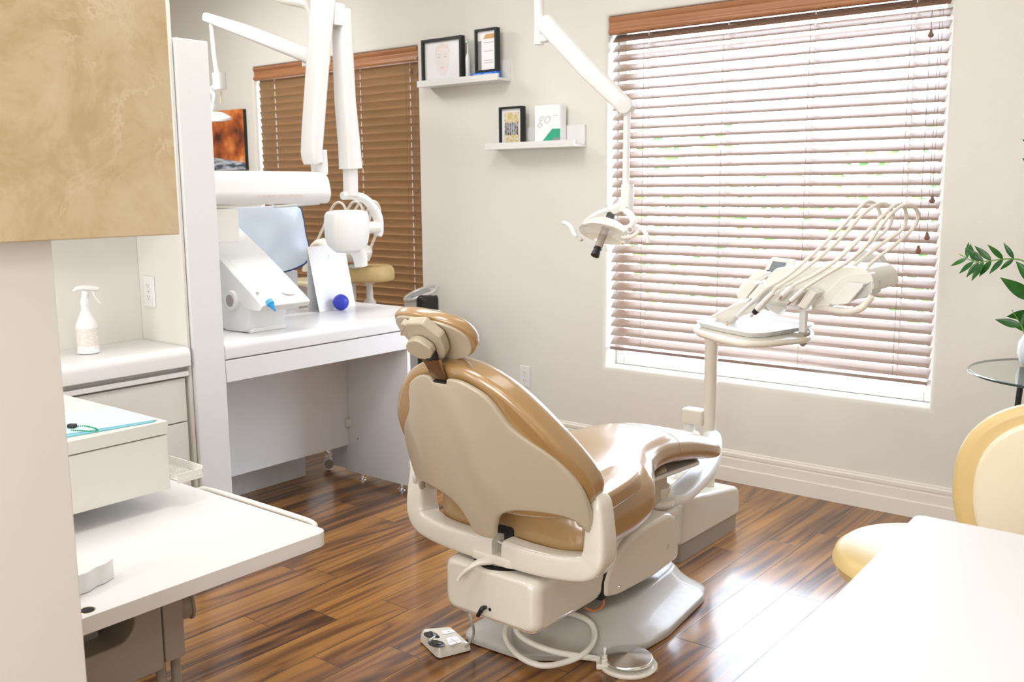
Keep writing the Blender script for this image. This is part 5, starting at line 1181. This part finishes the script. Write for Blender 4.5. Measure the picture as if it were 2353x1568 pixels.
# tray holder and steel tray
ZT = .925
hp = [(1592, 743), (1660, 726), (1735, 722), (1850, 742), (1873, 757), (1862, 772), (1760, 782), (1700, 782), (1640, 770), (1598, 757)]
P_ = [aZ(x, y+2, ZT) for x, y in hp]; o = P_[0]
bm = BM(); add_pad(bm, round_poly([(p.x, p.y) for p in P_], .04, 5), .022, plane_map((0, 0, ZT-.024), (1, 0, 0), (0, 1, 0), (0, 0, 1)), .010, n_in=1, nb=4); link_mesh('tray_holder', bm, 'paint', t)
tp = [(1607, 742), (1660, 733), (1735, 724), (1862, 746), (1846, 752), (1760, 766), (1722, 767), (1660, 755)]
P_ = [aZ(x, y, ZT+.012) for x, y in tp]; P2 = round_poly([(p.x, p.y) for p in P_], .03, 4); c2 = sum(P2, Vector((0, 0)))/len(P2)
bm = BM(); rings = []
for s, z in ((1.02, ZT-.001), (1.07, ZT+.012), (1.10, ZT+.0155), (1.10, ZT+.0175), (1.055, ZT+.015), (1.0, ZT+.003), (.5, ZT+.002)): rings.append([Vector((c2.x+(p.x-c2.x)*s, c2.y+(p.y-c2.y)*s, z)) for p in P2])
add_rings(bm, rings); tr_ = link_mesh('steel_tray', bm, 'brushed', None); tag(tr_, 'shallow steel instrument tray lying in the delivery unit holder', 'tray')
kp = D(1845, 783, 3.3); bm = BM(); add_box(bm, kp.x-.03, kp.x+.015, 3.27, 3.33, kp.z-.0, kp.z+.03, .004); add_lathe(bm, [(.015, .0), (.015, -.012), (.006, -.02), (0, -.02)], (kp.x, 3.3, kp.z), seg=16); link_mesh('holder_knob', bm, 'greypl', t)
bm = BM(); a_, b_ = D(1844, 745), D(1848, 700); add_box(bm, a_.x-.010, a_.x+.013, 3.29, 3.315, a_.z-.03, b_.z, .002); link_mesh('tray_stem', bm, 'brushed', t)
# arm to the post
bm = BM(); add_tube(bm, [D(1610, 757, 3.56), D(1614, 753, 3.56), D(1665, 728, 3.48), D(1720, 702, 3.40), D(1770, 690, 3.36)], [.038, .042, .046, .048, .045], 20, flat=.6, power=4); link_mesh('support_arm', bm, 'paint', t)
add_ = D(1635, 752, YP); bm = BM(); add_tube(bm, [(pb.x, YP, pt.z-.001), (pb.x, YP, add_.z+.03)], .02, 16); link_mesh('post_pin', bm, 'paint', t)
# control head: lofted wedge body, long axis rising away to the right
def px_slab(name, px, y0, y1, m, par, bev=.012, r=.012, tilt=0, nb=4, sharp=40):
    L_ = [(aY(x, y, y0).x, aY(x, y, y0).z) for x, y in px]
    me_ = min((Vector(L_[i])-Vector(L_[i-1])).length for i in range(len(L_))); bev = min(bev, me_*.30, (y1-y0)*.45); r = max(r, bev*1.3)
    zc_ = sum(z for _, z in L_)/len(L_)
    bm = BM(); add_prism(bm, round_poly(L_, r, 4), y1-y0, lambda u, v, w: Vector((u+tilt*w, y0+w, v)), bev, nb); return link_mesh(name, bm, m, par, sharp=sharp)
hd = px_slab('control_head', [(1716, 694), (1782, 616), (1850, 611), (1905, 612), (1986, 616), (2004, 634), (2009, 662), (2000, 672), (1930, 678), (1904, 708), (1880, 711), (1772, 700)], 3.24, 3.50, 'plast', t, .022, .014)
px_slab('head_edge', [(1868, 700), (1932, 640), (1950, 630), (2000, 628), (2006, 640), (2008, 668), (1960, 672), (1944, 678), (1900, 706), (1872, 706)], 3.215, 3.27, 'plast', hd, .016, .012)
px_slab('grey_side', [(1938, 690), (1956, 660), (2004, 646), (2004, 676), (1985, 686)], 3.212, 3.30, 'silver', hd, .003, .004)
px_slab('keypad', [(1906, 697), (1946, 650), (1984, 653), (1982, 660), (1948, 699), (1915, 702)], 3.175, 3.195, 'wplast', t, .006, .010)
px_slab('touchpad', [(1697, 660), (1738, 622), (1768, 626), (1724, 668), (1700, 672)], 3.30, 3.325, 'plast', t, .003, .008)
mn = px_slab('monitor', [(1752, 628), (1771, 592), (1824, 598), (1818, 628)], 3.42, 3.45, 'plast', t, .006, .006)
px_slab('screen', [(1764, 626), (1776, 600), (1807, 604), (1799, 626)], 3.4185, 3.4205, 'screen', mn, 0, .002)
bm = BM(); add_tube(bm, [D(1785, 640, 3.44), D(1790, 622, 3.44)], .02, 12); link_mesh('monitor_neck', bm, 'plast', mn)
px_slab('rear_post', [(1938, 640), (1960, 590), (1985, 572), (2018, 588), (2028, 606), (2022, 614), (1980, 628)], 3.52, 3.58, 'silver', t, .012, .01)
# bottle-like lug under the head
bm = BM(); add_tube(bm, [D(1774, 690), D(1786, 704), D(1800, 716)], [.030, .028, .018], 16, smooth=4); link_mesh('hinge_lug', bm, 'plast', t)
# instrument holders and handpieces
hold = [([(1691, 676), (1722, 647), (1740, 652), (1712, 688), (1696, 688)], 3.20), ([(1718, 684), (1746, 652), (1764, 658), (1736, 692)], 3.19), ([(1770, 690), (1798, 660), (1806, 664), (1784, 696)], 3.17), ([(1812, 694), (1832, 662), (1846, 668), (1824, 704)], 3.16), ([(1832, 704), (1857, 666), (1876, 674), (1850, 712)], 3.15)]
for px, y in hold: px_slab('instrument_holder', px, y, y+.07, 'plast', t, .003, .006)
bm = BM(); add_prism(bm, round_poly([(D(1690, 690, 3.16).x, D(1690, 690, 3.16).z), (D(1845, 711, 3.16).x, D(1845, 711, 3.16).z), (D(1875, 684, 3.16).x, D(1875, 684, 3.16).z), (D(1880, 688, 3.16).x, D(1880, 688, 3.16).z), (D(1850, 716, 3.16).x, D(1850, 716, 3.16).z), (D(1690, 694, 3.16).x, D(1690, 694, 3.16).z)], .003), .10, plane_map((0, 3.15, 0), (1, 0, 0), (0, 0, 1), (0, 1, 0)), .001, 1); link_mesh('clear_holder_rail', bm, 'clear', t)
bm = BM(); add_tube(bm, [D(1850, 704, 3.25), D(1890, 709, 3.22), D(1945, 716, 3.18), D(1975, 710, 3.16), D(1990, 697, 3.16), D(2004, 681, 3.16)], [.010, .011, .012, .012, .0115, .011], 16, smooth=6); link_mesh('grab_handle', bm, 'plast', t)
# handpieces with their hoses
YH = 3.14
def H_(L, y=YH, dy=0.0):
    return [aY(x, yy, y+dy*i) for i, (x, yy) in enumerate(L)]
def hand(label, segs, hose, y):
    th_ = thing('handpiece', label, 'dental handpiece', aY(segs[0][0][0], segs[0][0][1], y), 'handpieces in the delivery unit')
    for nm, m, pts, rad in segs[0][1]: 
        bm = BM(); add_tube(bm, H_(pts, y), rad, 16); link_mesh(nm, bm, m, th_)
    bm = BM(); n = len(hose); add_tube(bm, [aY(x, yy, y+d) for x, yy, d in hose], .0062 if nm else .006, 12, smooth=8); link_mesh('hose', bm, 'hose', th_)
hand('long grey angled handpiece reaching down to the steel tray', [((1670, 745), [('body', 'brushed', [(1742, 683), (1716, 706), (1694, 728)], [.0075, .0085, .0085]), ('nozzle', 'silver', [(1694, 728), (1684, 738), (1675, 742)], [.009, .008, .005]), ('tip', 'gold', [(1675, 742), (1670, 749)], [.003, .0018])])],
     [(1738, 685, 0), (1760, 664, 0), (1800, 640, 0), (1850, 600, .03), (1900, 555, .08), (1945, 510, .12), (1975, 478, .16), (1996, 464, .20), (2014, 473, .25), (2022, 495, .28), (2008, 520, .28), (1960, 560, .25), (1920, 600, .22), (1900, 622, .2)], 3.13)
hand('silver handpiece with a black collar above the steel tray', [((1725, 727), [('body', 'brushed', [(1776, 674), (1760, 690), (1740, 712)], [.009, .0105, .0115]), ('collar', 'black', [(1740, 712), (1733, 720)], [.0115, .010]), ('tip', 'silver', [(1733, 720), (1725, 728)], [.0065, .0055])])],
     [(1774, 677, 0), (1784, 662, 0), (1830, 632, 0), (1885, 590, .03), (1935, 545, .08), (1975, 500, .12), (2005, 476, .16), (2028, 468, .2), (2046, 478, .24), (2051, 500, .28), (2035, 530, .28), (1990, 565, .25), (1950, 600, .22), (1930, 622, .2)], 3.12)
hand('short steel handpiece, leftmost of the two resting level in their holders', [((1790, 686), [('body', 'brushed', [(1820, 661), (1799, 679)], [.0105, .0105]), ('tip', 'metal', [(1799, 679), (1796, 681), (1791, 686)], [.008, .006, .005])])],
     [(1818, 662, 0), (1830, 652, 0), (1870, 632, .02), (1920, 600, .05), (1965, 560, .08), (2010, 515, .12), (2040, 485, .16), (2060, 471, .2), (2078, 478, .24), (2082, 505, .28), (2070, 530, .28), (2020, 565, .25), (1975, 600, .22), (1950, 622, .2)], 3.11)
hand('slim steel handpiece beside the clear holder rail', [((1806, 703), [('body', 'brushed', [(1846, 667), (1818, 692)], [.0095, .0095]), ('tip', 'metal', [(1818, 692), (1815, 695), (1806, 703)], [.006, .0045, .002])])],
     [(1843, 668, 0), (1858, 656, 0), (1900, 630, .02), (1950, 600, .05), (1990, 565, .08), (2020, 525, .12), (2050, 490, .16), (2075, 473, .2), (2098, 474, .24), (2110, 495, .28), (2098, 525, .28), (2060, 560, .25), (2010, 598, .22), (1985, 622, .2)], 3.10)
# ================================================================== RIGHT SIDE
# near white table
ztb = .86
q = [aZ(2104, 1180, ztb), aZ(2700, 1296, ztb), aZ(1705, 1582, ztb)]
e1 = (q[1]-q[0]); e2 = (q[2]-q[0])
pt4 = q[0]+e1*1.0+e2*1.3; pA = q[0]+e2*1.3
bm = BM(); add_prism(bm, round_poly([(q[0].x, q[0].y), (q[1].x, q[1].y), (pt4.x, pt4.y), (pA.x, pA.y)], .022, 6), .03, plane_map((0, 0, ztb-.03), (1, 0, 0), (0, 1, 0), (0, 0, 1)), .006, 4)
t = thing('side_table', 'white table top filling the lower right foreground', 'table', ((q[0].x+pt4.x)/2, (q[0].y+pt4.y)/2, 0)); link_mesh('table_top', bm, 'white', t)
cx_, cy_ = (q[0].x+pt4.x)/2, (q[0].y+pt4.y)/2
box_part('pedestal', 'white', t, cx_-.0, cx_+.14, cy_-.3, cy_+.3, 0, ztb-.031, .01)
# stool with back
t = thing('assistant_stool', 'cream and yellow stool with a curved back behind the white table', 'stool', (-.72, 2.6, 0))
SCX, SCY, SR = -.682, 2.63, .25
bm = BM(); add_lathe(bm, [(0, 0), (SR*.82, 0), (SR*.96, .012), (SR, .038), (SR*.97, .062), (SR*.88, .080), (SR*.6, .088), (0, .086)], (SCX, SCY, .400), seg=56); link_mesh('seat', bm, 'yellow', t)
bm = BM(); add_lathe(bm, [(.04, .06), (.04, .25), (.022, .26), (.020, .37), (.09, .385), (.09, .396)], (SCX, SCY, 0), seg=24); link_mesh('gas_column', bm, 'metal', t)
for k in range(5):
    a = 2*PI*k/5+.3; bm = BM(); add_tube(bm, [(SCX, SCY, .10), (SCX+.2*math.cos(a), SCY+.2*math.sin(a), .08), (SCX+.27*math.cos(a), SCY+.27*math.sin(a), .055)], [.024, .018, .018], 10); lg = link_mesh('leg', bm, 'metal', t)
    bm = BM(); add_lathe(bm, [(.01, -.012), (.026, -.012), (.027, 0), (.026, .012), (.01, .012)], (SCX+.27*math.cos(a), SCY+.27*math.sin(a), .0275), (math.cos(a+1.2), math.sin(a+1.2), 0), 20); link_mesh('caster', bm, 'black', lg)
# back: rounded shield, rear face towards the camera
BC = aY(2462, 1152, 2.42); bn = Vector((-.38, .92, .05)).normalized(); bu = Vector((.92, .38, 0)).normalized(); bv = bu.cross(bn).normalized()
if bv.z < 0: bv = -bv
def bmap(u, v, w): return BC+bu*u+bv*v+bn*(w+1.0*u*u)
hw_, hh_ = .235, .225
so = [(hw_*math.copysign(abs(math.cos(2*PI*k/56))**.85, math.cos(2*PI*k/56)), hh_*math.copysign(abs(math.sin(2*PI*k/56))**.85, math.sin(2*PI*k/56))) for k in range(56)]
bm = BM(); add_pad(bm, so, .05, bmap, (.018, .025), n_in=6, nb=6); link_mesh('back_cushion', bm, 'yellow', t, sharp=80)
bm = BM(); add_pad(bm, [(u*.84, v*.86) for u, v in so], .016, lambda u, v, w: bmap(u, v, w-.014), (.008, .003), crown0=.012, n_in=6, nb=4); link_mesh('back_shell', bm, 'cream', t, sharp=80)
bm = BM(); add_tube(bm, [(SCX, SCY, .38), (SCX+.1, SCY-.10, .36), (BC.x, BC.y-.03, .42), tuple(bmap(0, -.15, -.012))], .014, 10, smooth=5); link_mesh('back_bracket', bm, 'metal', t)
# glass table against the wall
GZ = .78; gl = aZ(2230, 845, GZ); GR = .33; gc = Vector((-.575, 3.88, GZ))
t = thing('glass_side_table', 'round glass side table with black legs at the right edge', 'side table', (gc.x, gc.y, 0))
bm = BM(); add_lathe(bm, [(0, -.010), (GR-.003, -.010), (GR, -.006), (GR, -.003), (GR-.003, 0), (0, 0)], gc, seg=72); link_mesh('glass_top', bm, 'tglass', t)
bm = BM(); ring = [gc+Vector((GR*math.cos(2*PI*k/72), GR*math.sin(2*PI*k/72), -.005)) for k in range(72)]; add_tube(bm, ring, .0045, 8, closed=True); link_mesh('glass_edge', bm, mat('dark_green_glass_edge', (.02, .06, .06), .08, coat=1), t)
for k in range(3):
    a = 2*PI*k/3+2.62; bm = BM(); p1 = gc+Vector((.20*math.cos(a), .20*math.sin(a), -.011)); p2 = gc+Vector((.25*math.cos(a), .25*math.sin(a), -GZ+.001)); add_tube(bm, [p1, p2], .011, 12); link_mesh('leg', bm, 'black', t)
# vase and plant
vc = aZ(2362, 838, GZ); vc = Vector((vc.x+.015, vc.y, GZ+.0005))
t = thing('vase', 'pale mottled ceramic vase on the glass side table', 'vase', vc)
bm = BM(); add_lathe(bm, [(.030, 0), (.046, .012), (.056, .045), (.052, .085), (.036, .115), (.034, .13), (.042, .145), (.036, .145), (.030, .128), (.030, .115), (.046, .085), (.05, .045), (.04, .014), (0, .010)], vc, seg=40); link_mesh('body', bm, 'vase', t)
t = thing('zz_plant', 'glossy green zz plant fronds growing from the vase at the right edge', 'plant', vc+Vector((0, 0, .012)))
def frond(pts, n, ln, wd, seed, last=True, start=.35, thick=.004):
    rnd = random.Random(seed); P = spline(pts, 12); bm = BM(); m = len(P)
    add_tube(bm, P, [thick*(1-.7*i/m) for i in range(m)], 8); st = link_mesh('stem', bm, 'stem', t)
    for k in range(n):
        f = start+(1-start)*k/n; i = int(f*(m-1)); p = P[i]; d = (P[min(i+1, m-1)]-P[max(i-1, 0)]).normalized()
        for s in (-1, 1):
            side = d.cross(Vector((.25, -1, .1))).normalized()*s
            e = (d*.62+side*.78+Vector((rnd.uniform(-.15, .15), rnd.uniform(-.25, .25), rnd.uniform(-.1, .1)))).normalized()
            sc_ = (1-.35*abs(2*(k/n)-.8)); L_ = ln*sc_*rnd.uniform(.85, 1.1); W_ = wd*sc_
            nn_ = e.cross(Vector((0, -1, .3))).normalized(); up_ = nn_.cross(e).normalized(); b_ = BM()
            rows = []
            for j in range(9):
                q_ = j/8; ww = W_*math.sin(PI*min(1, q_*1.0)**.8)*.5+.0003
                cpt = p+e*(L_*q_)+up_*(-.10*L_*q_*q_)
                rows.append([b_.verts.new(cpt+nn_*ww+up_*ww*.25), b_.verts.new(cpt), b_.verts.new(cpt-nn_*ww+up_*ww*.25)])
            for j in range(8):
                for a in (0, 1): b_.faces.new((rows[j][a], rows[j][a+1], rows[j+1][a+1], rows[j+1][a]))
            bmesh.ops.solidify(b_, geom=b_.faces[:], thickness=.0008)
            link_mesh('leaf', b_, 'leaf', st)
top = vc+Vector((0, 0, .13))
G = lambda px, py, y: aY(px, py, y)
frond([vc+Vector((0, 0, .02)), top, G(2372, 660, 3.66), G(2362, 610, 3.62), G(2330, 595, 3.60), G(2270, 600, 3.57), G(2240, 602, 3.56), G(2204, 584, 3.55)], 7, .085, .022, 1, start=.58)
frond([vc+Vector((.005, 0, .02)), top+Vector((.01, 0, 0)), G(2404, 600, 3.72), G(2402, 450, 3.74), G(2398, 330, 3.75), G(2392, 250, 3.76)], 9, .09, .042, 2, start=.30)
frond([vc+Vector((.0, .01, .02)), top+Vector((0, .01, 0)), G(2375, 700, 3.72), G(2390, 640, 3.70), G(2420, 560, 3.68)], 5, .13, .045, 3, start=.25)
frond([vc+Vector((.01, .01, .02)), top+Vector((0, -.01, 0)), G(2358, 770, 3.70), G(2345, 745, 3.68), G(2325, 712, 3.66)], 2, .10, .030, 4, start=.45)
